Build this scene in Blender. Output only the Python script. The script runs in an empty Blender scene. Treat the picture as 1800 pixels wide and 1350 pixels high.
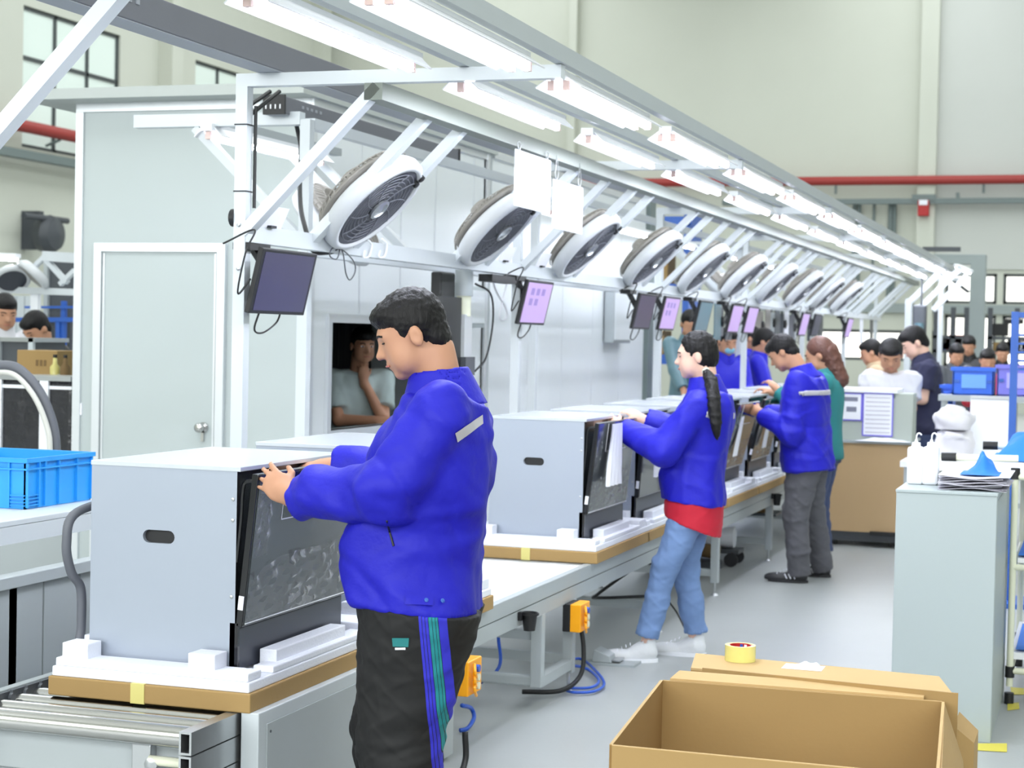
import bpy, math, random
import numpy as np
from mathutils import Vector, Matrix, noise
random.seed(7)
S = bpy.context.scene
COL = S.collection
# ------------------------------------------------------------------ camera
PSI, TILT, ROLL, FPX, EYE = 0.31924, 0.027256, -0.020845, 3111.9, 1.62
_f = np.array([-math.sin(PSI)*math.cos(TILT), math.cos(PSI)*math.cos(TILT), -math.sin(TILT)])
_r0 = np.array([math.cos(PSI), math.sin(PSI), 0.0])
_d0 = np.cross(_f, _r0)
_r = math.cos(ROLL)*_r0 + math.sin(ROLL)*_d0
_d = -math.sin(ROLL)*_r0 + math.cos(ROLL)*_d0
CAMPOS = np.array([0, 0, EYE])
cd = bpy.data.cameras.new('camera'); cam = bpy.data.objects.new('camera', cd); COL.objects.link(cam)
cam.matrix_world = Matrix(((_r[0], -_d[0], -_f[0], 0), (_r[1], -_d[1], -_f[1], 0), (_r[2], -_d[2], -_f[2], EYE), (0, 0, 0, 1)))
cd.sensor_width = 36; cd.lens = FPX/1800*36; cd.clip_end = 200
cd.dof.use_dof = True; cd.dof.focus_distance = 5.2; cd.dof.aperture_fstop = 6.3
S.camera = cam
# ------------------------------------------------------------------ world, lights, exposure
w = bpy.data.worlds.new('world'); S.world = w; w.use_nodes = True
w.node_tree.nodes['Background'].inputs[0].default_value = (0.85, 0.95, 1.0, 1)
w.node_tree.nodes['Background'].inputs[1].default_value = .5
S.view_settings.view_transform = 'Standard'; S.view_settings.look = 'None'
S.view_settings.gamma = 1; S.view_settings.use_curve_mapping = False
S.view_settings.exposure = 0.0
S.cycles.max_bounces = 6; S.cycles.diffuse_bounces = 4; S.cycles.glossy_bounces = 3
S.cycles.transmission_bounces = 4; S.cycles.transparent_max_bounces = 6
S.cycles.sample_clamp_indirect = 6; S.cycles.caustics_reflective = False; S.cycles.caustics_refractive = False
SKY_ROWS = [(-14.5, 5.0), (-4.0, 5.0), (6.5, 5.0)]           # rooflight strips: centre x, width
for i, (sx, sw) in enumerate(SKY_ROWS):
    ld = bpy.data.lights.new('rooflight', 'AREA'); ld.shape = 'RECTANGLE'; ld.size = sw; ld.size_y = 46
    ld.energy = 1300; ld.color = (0.97, 1.0, 0.99)
    lo = bpy.data.objects.new('rooflight', ld); COL.objects.link(lo); lo.location = (sx, 20, 11.85)
ld = bpy.data.lights.new('front_fill', 'AREA'); ld.shape = 'RECTANGLE'; ld.size = 24; ld.size_y = 3.6; ld.energy = 1500; ld.color = (.93, .97, 1)  # added fill light behind the camera, no known source there
lo = bpy.data.objects.new('front_fill', ld); COL.objects.link(lo); lo.location = (-2, -5.85, 4.6); lo.rotation_euler = (math.radians(90), 0, 0)
TUBE_W = 45.0

def _ray(px, py): return _r*(px-900)/FPX + _d*(py-675)/FPX + _f
def _on(px, py, ax, v):
    d = _ray(px, py); return CAMPOS + d*((v-CAMPOS[ax])/d[ax])
def onx(px, py, v): return _on(px, py, 0, v)
def ony(px, py, v): return _on(px, py, 1, v)
def onz(px, py, v): return _on(px, py, 2, v)
def proj(p):
    p = np.array(p, float)-CAMPOS; z = p@_f; return 900+FPX*(p@_r)/z, 675+FPX*(p@_d)/z, z
def yat(px, x):
    "distance along the line at which the plane x is met by the column px"
    return onx(px, 600, x)[1]

# ------------------------------------------------------------------ materials
def lin(c):
    return tuple(((v/255)/12.92 if v/255 <= 0.04045 else ((v/255+0.055)/1.055)**2.4) for v in c)
MATS = {}
def mat(name, rgb, rough=.5, metal=0., var=0., vs=6., bump=0., bs=40., emis=0., trans=0., coat=0., alpha=1., stretch=None, spec=.5):
    m = bpy.data.materials.new(name); m.use_nodes = True; nt = m.node_tree; N = nt.nodes; L = nt.links
    b = N['Principled BSDF']; col = lin(rgb)+(1,)
    b.inputs['Base Color'].default_value = col; b.inputs['Roughness'].default_value = rough
    b.inputs['Metallic'].default_value = metal; b.inputs['Coat Weight'].default_value = coat
    b.inputs['Specular IOR Level'].default_value = spec
    b.inputs['Transmission Weight'].default_value = trans; b.inputs['Alpha'].default_value = alpha
    if emis:
        b.inputs['Emission Color'].default_value = col; b.inputs['Emission Strength'].default_value = emis
    if var or bump:
        tc = N.new('ShaderNodeTexCoord'); mp = N.new('ShaderNodeMapping'); L.new(tc.outputs['Object'], mp.inputs[0])
        if stretch: mp.inputs['Scale'].default_value = stretch
    if var:
        nz = N.new('ShaderNodeTexNoise'); nz.inputs['Scale'].default_value = vs; nz.inputs['Detail'].default_value = 5
        L.new(mp.outputs[0], nz.inputs[0])
        mx = N.new('ShaderNodeMix'); mx.data_type = 'RGBA'
        mx.inputs[6].default_value = tuple(v*(1-var) for v in col[:3])+(1,)
        mx.inputs[7].default_value = tuple(min(1, v*(1+var)) for v in col[:3])+(1,)
        L.new(nz.outputs[0], mx.inputs[0]); L.new(mx.outputs[2], b.inputs['Base Color'])
    if bump:
        n2 = N.new('ShaderNodeTexNoise'); n2.inputs['Scale'].default_value = bs; n2.inputs['Detail'].default_value = 4
        L.new(mp.outputs[0], n2.inputs[0]); bp = N.new('ShaderNodeBump'); bp.inputs['Strength'].default_value = bump
        bp.inputs['Distance'].default_value = .01; L.new(n2.outputs[0], bp.inputs['Height']); L.new(bp.outputs[0], b.inputs['Normal'])
    MATS[name] = m; return m
mat('wall_paint', (206, 209, 198), .8, var=.04, vs=.6)
mat('wall_paint_grey', (203, 206, 202), .8, var=.04, vs=.6)
mat('ceiling_white', (225, 225, 220), .8)
mat('floor_epoxy', (168, 172, 172), .38, var=.10, vs=1.2, bump=.05, bs=60)
mat('white_steel', (206, 212, 217), .38, var=.02)
mat('cool_white', (196, 203, 208), .4, var=.02)
mat('grey_steel', (170, 177, 180), .42, var=.03)
mat('beam_grey', (122, 129, 122), .5); mat('dark_steel', (74, 78, 84), .45, var=.05)
mat('trunk_grey', (104, 106, 114), .5, var=.05)
mat('trunk_edge', (150, 154, 162), .5, var=.05)
mat('aluminium', (190, 193, 196), .28, .9, var=.05, vs=20)
mat('chrome', (205, 204, 202), .2, 1., var=.08, vs=3, stretch=(1, 12, 12))
mat('roller_white', (232, 234, 236), .3, .15, var=.03)
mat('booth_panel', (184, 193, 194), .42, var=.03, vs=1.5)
mat('booth_lit', (232, 237, 240), .42, var=.02, vs=1.5)  # booth panel colour lightened, the light of the tubes painted in
mat('booth_trim', (222, 226, 230), .3, .4)
mat('roof_grey', (178, 184, 182), .5)
mat('black', (18, 19, 22), .5, var=.1)
mat('black_gloss', (16, 17, 22), .18, coat=.3)
mat('rubber', (40, 41, 46), .6)
mat('hose_grey', (98, 101, 110), .5)
mat('hose_white', (205, 205, 200), .45)
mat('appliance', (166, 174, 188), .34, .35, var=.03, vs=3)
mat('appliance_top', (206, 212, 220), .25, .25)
mat('door_glass', (66, 71, 76), .22, coat=.5, spec=.6)
mat('display_black', (34, 38, 38), .15, coat=.5)
mat('kick_plate', (66, 70, 80), .4)
mat('foam', (236, 239, 250), .7, var=.02, bump=.2, bs=120)
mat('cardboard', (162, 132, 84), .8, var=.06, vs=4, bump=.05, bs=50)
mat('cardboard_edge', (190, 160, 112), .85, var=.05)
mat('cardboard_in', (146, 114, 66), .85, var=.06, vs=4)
mat('cardboard_dark', (120, 96, 62), .85)
mat('tape_yellow', (214, 204, 128), .3, var=.05)
mat('tape_roll', (222, 214, 130), .25, var=.06, vs=30, coat=.3)
mat('red', (178, 34, 36), .45); mat('pipe_red', (158, 52, 48), .5)
mat('crate_blue', (40, 150, 226), .38, var=.05)
mat('bin_blue', (40, 100, 214), .38, var=.05); mat('bin_violet', (120, 118, 216), .4)
mat('blue_frame', (44, 92, 178), .4)
mat('hose_blue', (34, 84, 190), .35)
mat('yellow', (250, 170, 14), .4)
mat('jacket', (27, 26, 172), .55, var=.10, vs=8, bump=.7, bs=13, spec=.3)
mat('reflective', (190, 188, 196), .35, .2)
mat('trousers_black', (14, 14, 17), .75, bump=.3, bs=10)
mat('jeans', (112, 140, 186), .8, var=.25, vs=9, bump=.3, bs=14)
mat('jeans_dark', (62, 74, 108), .8, var=.15, vs=9)
mat('trousers_grey', (88, 88, 94), .8, var=.1, bump=.3, bs=12)
mat('shirt_red', (186, 22, 48), .75, var=.05); mat('shirt_white', (208, 208, 214), .8, var=.04)
mat('shirt_mint', (182, 198, 198), .8, var=.05, bump=.3, bs=12); mat('polo_navy', (38, 40, 68), .8, var=.06)
mat('sleeve_teal', (32, 118, 120), .75, var=.06); mat('beige', (190, 168, 138), .8)
mat('skin', (214, 160, 128), .5, var=.05, vs=12, spec=.35); mat('skin_warm', (188, 140, 112), .5, var=.06, vs=12, spec=.35)
mat('skin_pale', (232, 190, 170), .5, var=.04, vs=12, spec=.35)
mat('hair_black', (13, 11, 13), .55, spec=.3, var=.35, vs=30, bump=.7, bs=60, stretch=(1, 1, .25))
mat('hair_brown', (86, 50, 38), .45, var=.2, vs=40, bump=.5, bs=70)
mat('lip', (176, 104, 92), .5); mat('eye_dark', (22, 16, 14), .25)
mat('shoe_white', (226, 228, 232), .5, var=.04, bump=.3, bs=40); mat('shoe_black', (40, 40, 44), .5)
mat('sole_grey', (120, 122, 126), .6); mat('mask_blue', (130, 190, 214), .7)
mat('screen_dark', (58, 56, 80), .3, var=.05); mat('screen_lilac', (188, 160, 210), .4, emis=.2)
mat('screen_teal', (96, 128, 140), .3); mat('screen_print', (140, 120, 180), .5, emis=.25)
mat('bin_label', (110, 165, 240), .5); mat('bin_label_violet', (176, 172, 244), .5); mat('paper_grey', (186, 184, 196), .7); mat('paper', (240, 241, 250), .7); mat('paper_print', (120, 122, 140), .7); mat('paper_border', (110, 100, 220), .5)
mat('wood_panel', (186, 156, 116), .6, var=.08, vs=3, stretch=(1, 1, .3))
mat('grey_cabinet', (170, 181, 184), .45, var=.015, vs=2); mat('grey_cabinet_side', (160, 168, 166), .5)
mat('board_grey', (176, 184, 176), .5)
mat('sack_white', (224, 222, 228), .75, var=.05, bump=.5, bs=8)
mat('plastic_white', (240, 242, 248), .4); mat('plastic_cream', (226, 228, 206), .4)
mat('fan_white', (205, 208, 212), .35); mat('fan_dark', (52, 55, 66), .45); mat('fan_back', (150, 146, 140), .5)
mat('cloth_blue', (32, 120, 214), .7, bump=.4, bs=8); mat('booth_dark', (10, 11, 16), .9)
mat('yellow_line', (212, 200, 80), .6); mat('window_frame', (70, 76, 78), .5)
mat('column_grey', (150, 160, 160), .5); mat('pipe_grey', (112, 124, 124), .5)
mat('window_lit', (255, 253, 246), .4, emis=1.6)
mat('window_pale', (205, 218, 212), .12, emis=.35, coat=.3)
mat('skylight', (240, 246, 250), .5, emis=1.0)
mat('tube_glow', (238, 242, 255), .4, emis=TUBE_W)
mat('lamp_white', (240, 242, 246), .35)
mat('black_film', (38, 38, 44), .22, var=.3, vs=8, bump=.8, bs=14, coat=.4)
mat('socket_pink', (236, 206, 200), .5)
def film():
    m = bpy.data.materials.new('clear_film'); m.use_nodes = True; N = m.node_tree.nodes; L = m.node_tree.links
    b = N['Principled BSDF']; b.inputs['Base Color'].default_value = (.8, .82, .86, 1); b.inputs['Roughness'].default_value = .16
    b.inputs['Specular IOR Level'].default_value = 1.0
    tc = N.new('ShaderNodeTexCoord'); nz = N.new('ShaderNodeTexNoise'); nz.inputs['Scale'].default_value = 9; nz.inputs['Detail'].default_value = 2
    nz.inputs['Distortion'].default_value = 1.8
    L.new(tc.outputs['Object'], nz.inputs[0]); r = N.new('ShaderNodeValToRGB')
    r.color_ramp.elements[0].position = .52; r.color_ramp.elements[0].color = (.06, .06, .06, 1)
    r.color_ramp.elements[1].position = .70; r.color_ramp.elements[1].color = (.55, .55, .55, 1)
    L.new(nz.outputs[0], r.inputs[0]); L.new(r.outputs[0], b.inputs['Alpha'])
    bp = N.new('ShaderNodeBump'); bp.inputs['Strength'].default_value = 1; bp.inputs['Distance'].default_value = .02
    L.new(nz.outputs[0], bp.inputs['Height']); L.new(bp.outputs[0], b.inputs['Normal']); MATS['clear_film'] = m
film()

# ------------------------------------------------------------------ mesh builder
class MB:
    def __init__(s): s.V = []; s.F = []
    def add(s, vs, fs):
        n = len(s.V); s.V += [tuple(map(float, v)) for v in vs]; s.F += [tuple(i+n for i in f) for f in fs]; return s
    def box(s, x0, y0, z0, x1, y1, z1):
        x0, x1 = min(x0, x1), max(x0, x1); y0, y1 = min(y0, y1), max(y0, y1); z0, z1 = min(z0, z1), max(z0, z1)
        return s.add([(x0, y0, z0), (x1, y0, z0), (x1, y1, z0), (x0, y1, z0), (x0, y0, z1), (x1, y0, z1), (x1, y1, z1), (x0, y1, z1)],
                     [(0, 3, 2, 1), (4, 5, 6, 7), (0, 1, 5, 4), (1, 2, 6, 5), (2, 3, 7, 6), (3, 0, 4, 7)])
    def obox(s, c, ax, ay, az):
        c, ax, ay, az = (np.array(v, float) for v in (c, ax, ay, az))
        P = [c+i*ax+j*ay+k*az for k in (-1, 1) for i, j in ((-1, -1), (1, -1), (1, 1), (-1, 1))]
        if np.dot(np.cross(ax, ay), az) < 0: P = [P[i] for i in (3, 2, 1, 0, 7, 6, 5, 4)]
        return s.add(P, [(0, 3, 2, 1), (4, 5, 6, 7), (0, 1, 5, 4), (1, 2, 6, 5), (2, 3, 7, 6), (3, 0, 4, 7)])
    def bar(s, a, b, w, h, up=(0, 0, 1)):
        a, b = np.array(a, float), np.array(b, float); d = b-a; L = np.linalg.norm(d); d /= L
        up = np.array(up, float); sx = np.cross(d, up)
        if np.linalg.norm(sx) < 1e-4: sx = np.cross(d, (1, 0, 0))
        sx /= np.linalg.norm(sx); uz = np.cross(sx, d)
        return s.obox((a+b)/2, sx*w/2, d*L/2, uz*h/2)
    def cyl(s, a, b, r0, r1=None, n=12, caps=True):
        if r1 is None: r1 = r0
        a, b = np.array(a, float), np.array(b, float); d = (b-a)/np.linalg.norm(b-a)
        x = np.cross(d, (0, 0, 1) if abs(d[2]) < .9 else (1, 0, 0)); x /= np.linalg.norm(x); y = np.cross(d, x)
        vs = []; fs = []
        for p, r in ((a, r0), (b, r1)):
            vs += [p+r*(math.cos(t)*x+math.sin(t)*y) for t in np.arange(n)*2*math.pi/n]
        fs = [(i, (i+1) % n, n+(i+1) % n, n+i) for i in range(n)]
        if caps: fs += [tuple(range(n))[::-1], tuple(range(n, 2*n))]
        return s.add(vs, fs)
    def tube(s, pts, r, n=8, closed=False):
        P = [np.array(p, float) for p in pts]; m = len(P); vs = []; x = None
        for i, p in enumerate(P):
            d = P[min(i+1, m-1)]-P[max(i-1, 0)]; d /= max(np.linalg.norm(d), 1e-9)
            if x is None:
                x = np.cross(d, (0, 0, 1) if abs(d[2]) < .9 else (1, 0, 0))
            x = x-d*np.dot(x, d); x /= max(np.linalg.norm(x), 1e-9); y = np.cross(d, x)
            rr = r[i] if hasattr(r, '__len__') else r
            vs += [p+rr*(math.cos(t)*x+math.sin(t)*y) for t in np.arange(n)*2*math.pi/n]
        fs = [(i*n+j, i*n+(j+1) % n, (i+1)*n+(j+1) % n, (i+1)*n+j) for i in range(m-1) for j in range(n)]
        fs += [tuple(range(n))[::-1], tuple(range((m-1)*n, m*n))]
        return s.add(vs, fs)
    def prism(s, poly, v):
        n = len(poly); v = np.array(v, float); P = [np.array(p, float) for p in poly]
        nrm = sum((np.cross(P[i]-P[0], P[(i+1) % n]-P[0]) for i in range(n)), np.zeros(3))
        if np.dot(nrm, v) > 0: P = P[::-1]
        return s.add(P+[p+v for p in P], [tuple(range(n)), tuple(range(n, 2*n))[::-1]]+[((i+1) % n, i, n+i, n+(i+1) % n) for i in range(n)])
    def lathe(s, c, axis, prof, n=24, ring=False):
        "prof: (radius, height along axis)"
        c = np.array(c, float); d = np.array(axis, float); d /= np.linalg.norm(d)
        x = np.cross(d, (0, 0, 1) if abs(d[2]) < .9 else (1, 0, 0)); x /= np.linalg.norm(x); y = np.cross(d, x)
        vs = [c+h*d+r*(math.cos(t)*x+math.sin(t)*y) for r, h in prof for t in np.arange(n)*2*math.pi/n]
        m = len(prof); fs = [(i*n+j, i*n+(j+1) % n, (i+1)*n+(j+1) % n, (i+1)*n+j) for i in range(m-1) for j in range(n)]
        if ring: fs += [((m-1)*n+j, (m-1)*n+(j+1) % n, (j+1) % n, j) for j in range(n)]
        else: fs += [tuple(range(n))[::-1], tuple(range((m-1)*n, m*n))]
        return s.add(vs, fs)
    def ell(s, c, r, n=12, m=8, M3=None):
        c = np.array(c, float); vs = []; 
        M3 = np.eye(3) if M3 is None else np.array(M3, float)
        for i in range(m+1):
            a = math.pi*i/m
            for j in range(n):
                t = 2*math.pi*j/n; q = np.array((r[0]*math.sin(a)*math.cos(t), r[1]*math.sin(a)*math.sin(t), r[2]*math.cos(a)))
                vs.append(c+M3@q)
        fs = [(i*n+j, (i+1)*n+j, (i+1)*n+(j+1) % n, i*n+(j+1) % n) for i in range(m) for j in range(n)]
        return s.add(vs, fs)
    def build(s, name, m, parent=None, smooth=False, bevel=0, kind=None, label=None, auto=False):
        me = bpy.data.meshes.new(name); o = bpy.data.objects.new(name, me)
        org = np.zeros(3)
        if parent is not None: org = np.array(ORG.get(parent.name, (0, 0, 0)))
        me.from_pydata([tuple(np.array(v)-org) for v in s.V], [], s.F)
        if isinstance(m, str): m = MATS[m]
        me.materials.append(m)
        if smooth or auto:
            me.polygons.foreach_set('use_smooth', [True]*len(me.polygons))
            if auto:
                try: me.set_sharp_from_angle(angle=math.radians(38))
                except Exception: pass
        me.validate(); me.update()
        COL.objects.link(o)
        if parent is not None: o.parent = parent; ORG[o.name] = tuple(org)
        else: ORG[o.name] = (0, 0, 0)
        if bevel:
            b = o.modifiers.new('bevel', 'BEVEL'); b.width = bevel; b.segments = 2; b.limit_method = 'ANGLE'; b.harden_normals = False
        if kind: o['kind'] = kind
        if label: o['label'] = label
        return o
ORG = {}
def thing(name, label, cat, loc=(0, 0, 0), group=None):
    o = bpy.data.objects.new(name, None); COL.objects.link(o); o.location = tuple(map(float, loc)); o.empty_display_size = .1
    ORG[o.name] = tuple(map(float, loc)); o['label'] = label; o['category'] = cat
    if group: o['group'] = group
    return o
def tag(o, label, cat, group=None):
    o['label'] = label; o['category'] = cat
    if group: o['group'] = group
    return o
def struct(o): o['kind'] = 'structure'; return o
def dup(o, d, label=None, parent=None):
    c = o.copy(); COL.objects.link(c)
    if parent is None:
        c.location = Vector(o.location)+Vector(tuple(map(float, d)))
        ORG[c.name] = tuple(np.array(ORG.get(o.name, (0, 0, 0)))+np.array(d, float))
        if label: c['label'] = label
    else: c.parent = parent; ORG[c.name] = ORG.get(parent.name, (0, 0, 0))
    for ch in list(o.children): dup(ch, (0, 0, 0), None, c)
    return c
ORD = ['first', 'second', 'third', 'fourth', 'fifth', 'sixth', 'seventh', 'eighth', 'ninth', 'tenth', 'eleventh', 'twelfth', 'thirteenth', 'fourteenth', 'fifteenth', 'sixteenth', 'seventeenth', 'eighteenth']
# ================================================================== SETTING
WX, BY = -20.0, 44.0
struct(MB().box(-20.3, -6, -.2, 14.3, 44.3, 0).build('floor', 'floor_epoxy'))
struct(MB().box(-20.3, -6, 12, 14.3, 44.3, 12.3).build('ceiling', 'ceiling_white'))
for sx, sw in SKY_ROWS:
    struct(MB().box(sx-sw/2, -3, 11.93, sx+sw/2, 43, 11.99).build('trim_1', 'skylight'))
# left wall with real window openings
def wall_with_holes(name, axis, c, thick, a0, a1, z0, z1, holes, m):
    "slabs around rectangular openings; the wall lies at axis = c"
    cuts = sorted({a0, a1, *[h[0] for h in holes], *[h[1] for h in holes]}); mb = MB()
    for u0, u1 in zip(cuts, cuts[1:]):
        zs = sorted([(h[2], h[3]) for h in holes if h[0] <= u0+1e-6 and h[1] >= u1-1e-6]); z = z0
        for lo, hi in zs+[(z1, z1)]:
            if lo > z:
                if axis == 0: mb.box(c-thick, u0, z, c, u1, lo)
                else: mb.box(u0, c, z, u1, c+thick, lo)
            z = hi
    return struct(mb.build(name, m))
LW = [(29.8, 33.4, 5.1, 7.85), (36.7, 40.3, 5.1, 7.85), (14.0, 26.0, 5.1, 7.85)]
wall_with_holes('wall_left', 0, WX, .3, -6, 44.3, 0, 12, LW, 'wall_paint')
BW = [(-3.55, -2.35, 2.62, 3.35), (-2.2, .2, 2.62, 3.35), (.4, 3.4, 2.62, 3.35), (-3.55, -2.35, 1.1, 2.35), (-2.2, .2, 1.1, 2.35), (.4, 3.4, 1.1, 2.35), (-6.6, -3.8, 1.2, 1.95)]
wall_with_holes('wall_back', 1, BY, .3, -20.3, 14.3, 0, 12, BW, 'wall_paint')
struct(MB().box(14, -6, 0, 14.3, 44.3, 12).build('wall_right', 'wall_paint'))
struct(MB().box(-20.3, -6.3, 0, 14.3, -6, 12).build('wall_front', 'wall_paint'))
def window(i, axis, u0, u1, z0, z1, nu, nz, glass, c, rows=None):
    w_ = MB(); t = .07
    def bx(mb, a0, a1, b0, b1, d0, d1):
        if axis == 0: mb.box(c-d1, a0, b0, c-d0, a1, b1)
        else: mb.box(a0, c+d0, b0, a1, c+d1, b1)
    bx(w_, u0, u1, z0, z0+t, .05, .15); bx(w_, u0, u1, z1-t, z1, .05, .15); bx(w_, u0, u0+t, z0, z1, .05, .15); bx(w_, u1-t, u1, z0, z1, .05, .15)
    us = [u0+(u1-u0)*k/nu for k in range(nu+1)]; zs = rows or [z0+(z1-z0)*k/nz for k in range(nz+1)]
    for k in us[1:-1]: bx(w_, k-.04, k+.04, z0, z1, .05, .15)
    for k in zs[1:-1]: bx(w_, u0, u1, k-.04, k+.04, .05, .15)
    o = struct(w_.build('window_%d' % i, 'window_frame'))
    for a, b in zip(us, us[1:]):
        for p, q in zip(zs, zs[1:]):
            g = MB(); bx(g, a+.03, b-.03, p+.03, q-.03, .09, .11); g.build('pane', glass, o)
for i, (a, b, p, q) in enumerate(LW): window(i+1, 0, a, b, p, q, 3 if i < 2 else 8, 2, 'window_pale', WX, [p, p+1.75, q])
for i, (a, b, p, q) in enumerate(BW): window(i+4, 1, a, b, p, q, 1 if b-a < 1.5 else 2, 1, 'window_lit', BY)
fw = struct(MB().box(-14.1, -6.0, 2.7, 10.1, -5.96, 6.5).build('window_20', 'window_frame'))  # unseen glowing panes added on the front wall to go with the fill
for k in range(8): MB().box(-14+k*3.0, -5.96, 2.8, -14+k*3.0+2.9, -5.94, 6.4).build('pane', 'window_lit', fw)
# pilasters
for i, (a, b, mm) in enumerate([(-13.1, -12.9, 'wall_paint'), (-4.25, -3.83, 'wall_paint')]):
    struct(MB().box(a, BY-.3, 0, b, BY, 12).build('trim_2', mm))
for y in (35.0, 43.0, 27.5): struct(MB().box(WX, y, 0, WX+.35, y+.5, 12).build('trim_3', 'wall_paint'))
struct(MB().box(-3.83, BY-.05, 3.45, 14, BY, 12).build('trim_4', 'wall_paint_grey'))
struct(MB().box(-8, BY-.12, 2.38, 5, BY, 2.6).build('trim_5', 'column_grey'))
# pipes and trays on the walls
def pipe(name, label, cat, a, b, r, m, brs=(), group=None):
    t = thing(name, label, cat, a, group)
    MB().cyl(a, b, r, n=14).build('pipe_run', m, t, smooth=False, auto=True)
    for q in brs:
        MB().cyl(q[0], q[1], .03, n=8).build('bracket', 'pipe_grey', t)
    return t
pipe('fire_pipe', 'red pipe running along the far back wall at right', 'pipe', (-14, BY-.35, 5.55), (13.8, BY-.35, 5.6), .11, 'pipe_red',
     [((x, BY-.35, 5.25), (x, BY-.35, 5.48)) for x in (-6.2, -2.7)])
pipe('fire_pipe', 'red pipe crossing the left side wall below the tall window', 'pipe', (WX+.35, 8, 5.42), (WX+.35, 43.5, 5.45), .12, 'pipe_red',
     [((WX+.02, y, 5.2), (WX+.35, y, 5.32)) for y in (24, 30.6, 37)])
def tray(label, a, b, w_, h_, m='pipe_grey'):
    t = thing('cable_tray', label, 'cable tray', a); MB().bar(a, b, w_, h_).build('tray_body', m, t)
    n = 6
    for k in range(n):
        p = np.array(a)+(np.array(b)-np.array(a))*(k+.5)/n; MB().box(p[0]-.04, p[1]-.04, p[2], p[0]+.04, p[1]+.04, p[2]+.2).build('hanger', m, t)
    return t
tray('dark cable tray on the far back wall under the red pipe', (-9, BY-.3, 5.05), (13.8, BY-.3, 5.12), .2, .13)
tray('dark cable tray on the left side wall under the red pipe', (WX+.3, 6, 4.9), (WX+.3, 43.5, 4.9), .2, .16)
cp = ((1503, .05, 'leftmost'), (1511, .05, 'second'), (1537, .035, 'third'), (1566, .06, 'fourth'), (1573, .05, 'rightmost'))
for px, r, nm in cp:
    x = ony(px, 400, BY)[0]
    t = thing('conduit', f'{nm} of the five grey conduits dropping from the back wall tray', 'conduit', (x, BY-.15, 3.2), 'conduits on the back wall')
    MB().cyl((x, BY-.15, 2.7), (x, BY-.15, 5.0), r, n=8).build('conduit_pipe', 'pipe_grey', t); MB().box(x-.09, BY-.25, 4.2, x+.09, BY, 4.27).build('clamp', 'pipe_grey', t)
p = ony(1625, 362, BY-.2)
t = thing('fire_alarm', 'small red alarm box on the back wall pilaster', 'alarm', (p[0], BY-.3, p[2]))
MB().box(p[0]-.13, BY-.5, p[2]-.26, p[0]+.13, BY-.3, p[2]+.12).build('alarm_box', 'red', t, bevel=.02); MB().box(p[0]-.1, BY-.52, p[2]-.0, p[0]+.1, BY-.5, p[2]+.12).build('alarm_face', 'paper', t)
MB().box(p[0]-.28, BY-.42, p[2]+.12, p[0]+.28, BY-.3, p[2]+.26).build('alarm_bracket', 'pipe_grey', t)
p = onx(88, 412, WX+.6)
t = thing('wall_fan', 'dark round motor hanging on the left side wall', 'motor', p)
MB().lathe(p, (1, 0, 0), [(.02, -.25), (.33, -.2), (.38, 0), (.3, .15), (.1, .2), (.02, .22)], 20).build('motor_housing', 'dark_steel', t, auto=True)
MB().box(p[0]-.6, p[1]-.08, p[2]-.3, p[0]-.2, p[1]+.08, p[2]+.45).build('motor_bracket', 'dark_steel', t); MB().cyl((p[0], p[1]-.9, p[2]+.3), (p[0], p[1]+.6, p[2]+.3), .06).build('shaft', 'dark_steel', t)

# ================================================================== BOOTH
BX, BYN, BYF, BH = -4.2, 9.05, 12.03, 2.92
t = booth = thing('panel_booth', 'pale grey panelled booth with overhanging roof and closed door', 'booth', (-4.95, 9.05, 0))
XL = -5.69; th = .06
MB().box(XL, BYN, 0, BX, BYN+th, BH).build('front_panel', 'booth_panel', t)
W0, W1, WZ0, WZ1 = 9.34, 11.5, 1.05, 1.675
mb = MB(); mb.box(BX-th, BYN+th, 0, BX, W0, BH); mb.box(BX-th, W0, 0, BX, W1, WZ0); mb.box(BX-th, W0, WZ1, BX, W1, BH)
mb.build('side_panel', 'booth_lit', t)
MB().box(BX-th, W1, 0, BX, BYF, BH).build('side_panel', 'booth_lit', t)
MB().box(XL, BYN+th, 0, XL+th, BYF, BH).build('rear_panel', 'booth_panel', t)
MB().box(XL, BYF-th, 0, BX, BYF, BH).build('end_panel', 'booth_panel', t)
MB().box(XL-.26, BYN-.22, BH-.0, BX+.05, BYF+.1, BH+.06).build('roof_panel', 'roof_grey', t)
for a in ((XL-.01, BYN-.015), (BX-.03, BYN-.015), (BX-.03, BYF-.03)):
    MB().box(a[0], a[1], 0, a[0]+.05, a[1]+.05, BH).build('corner_trim', 'booth_trim', t)
MB().box(XL, BYN-.02, BH-.05, BX, BYN, BH).build('top_trim', 'booth_trim', t)
MB().box(BX, BYN, BH-.045, BX+.015, BYF, BH).build('top_trim', 'booth_trim', t)
fx = BX+.02
for q in ((W0-.05, WZ0-.05, W1+.05, WZ0), (W0-.05, WZ1, W1+.05, WZ1+.05), (W0-.05, WZ0, W0, WZ1), (W1, WZ0, W1+.05, WZ1)):
    MB().box(BX-.08, q[0], q[1], fx, q[2], q[3]).build('window_frame', 'booth_trim', t)
for y in (9.75, 10.4, 11.0, 11.75):
    if y < W0 or y > W1: MB().box(BX, y, 0, BX+.006, y+.012, BH).build('panel_joint', 'booth_trim', t)
    else: MB().box(BX, y, WZ1+.06, BX+.006, y+.012, BH-.05).build('panel_joint', 'booth_trim', t)
D0, D1, DZ = -5.51, -4.76, 2.06
d = MB().box(D0, BYN-.012, .03, D1, BYN, DZ).build('door', 'booth_panel', t)
MB().box(D0+.02, BYN-.016, .05, D1-.02, BYN-.0125, DZ-.02).build('door_leaf', 'booth_panel', d)
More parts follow.
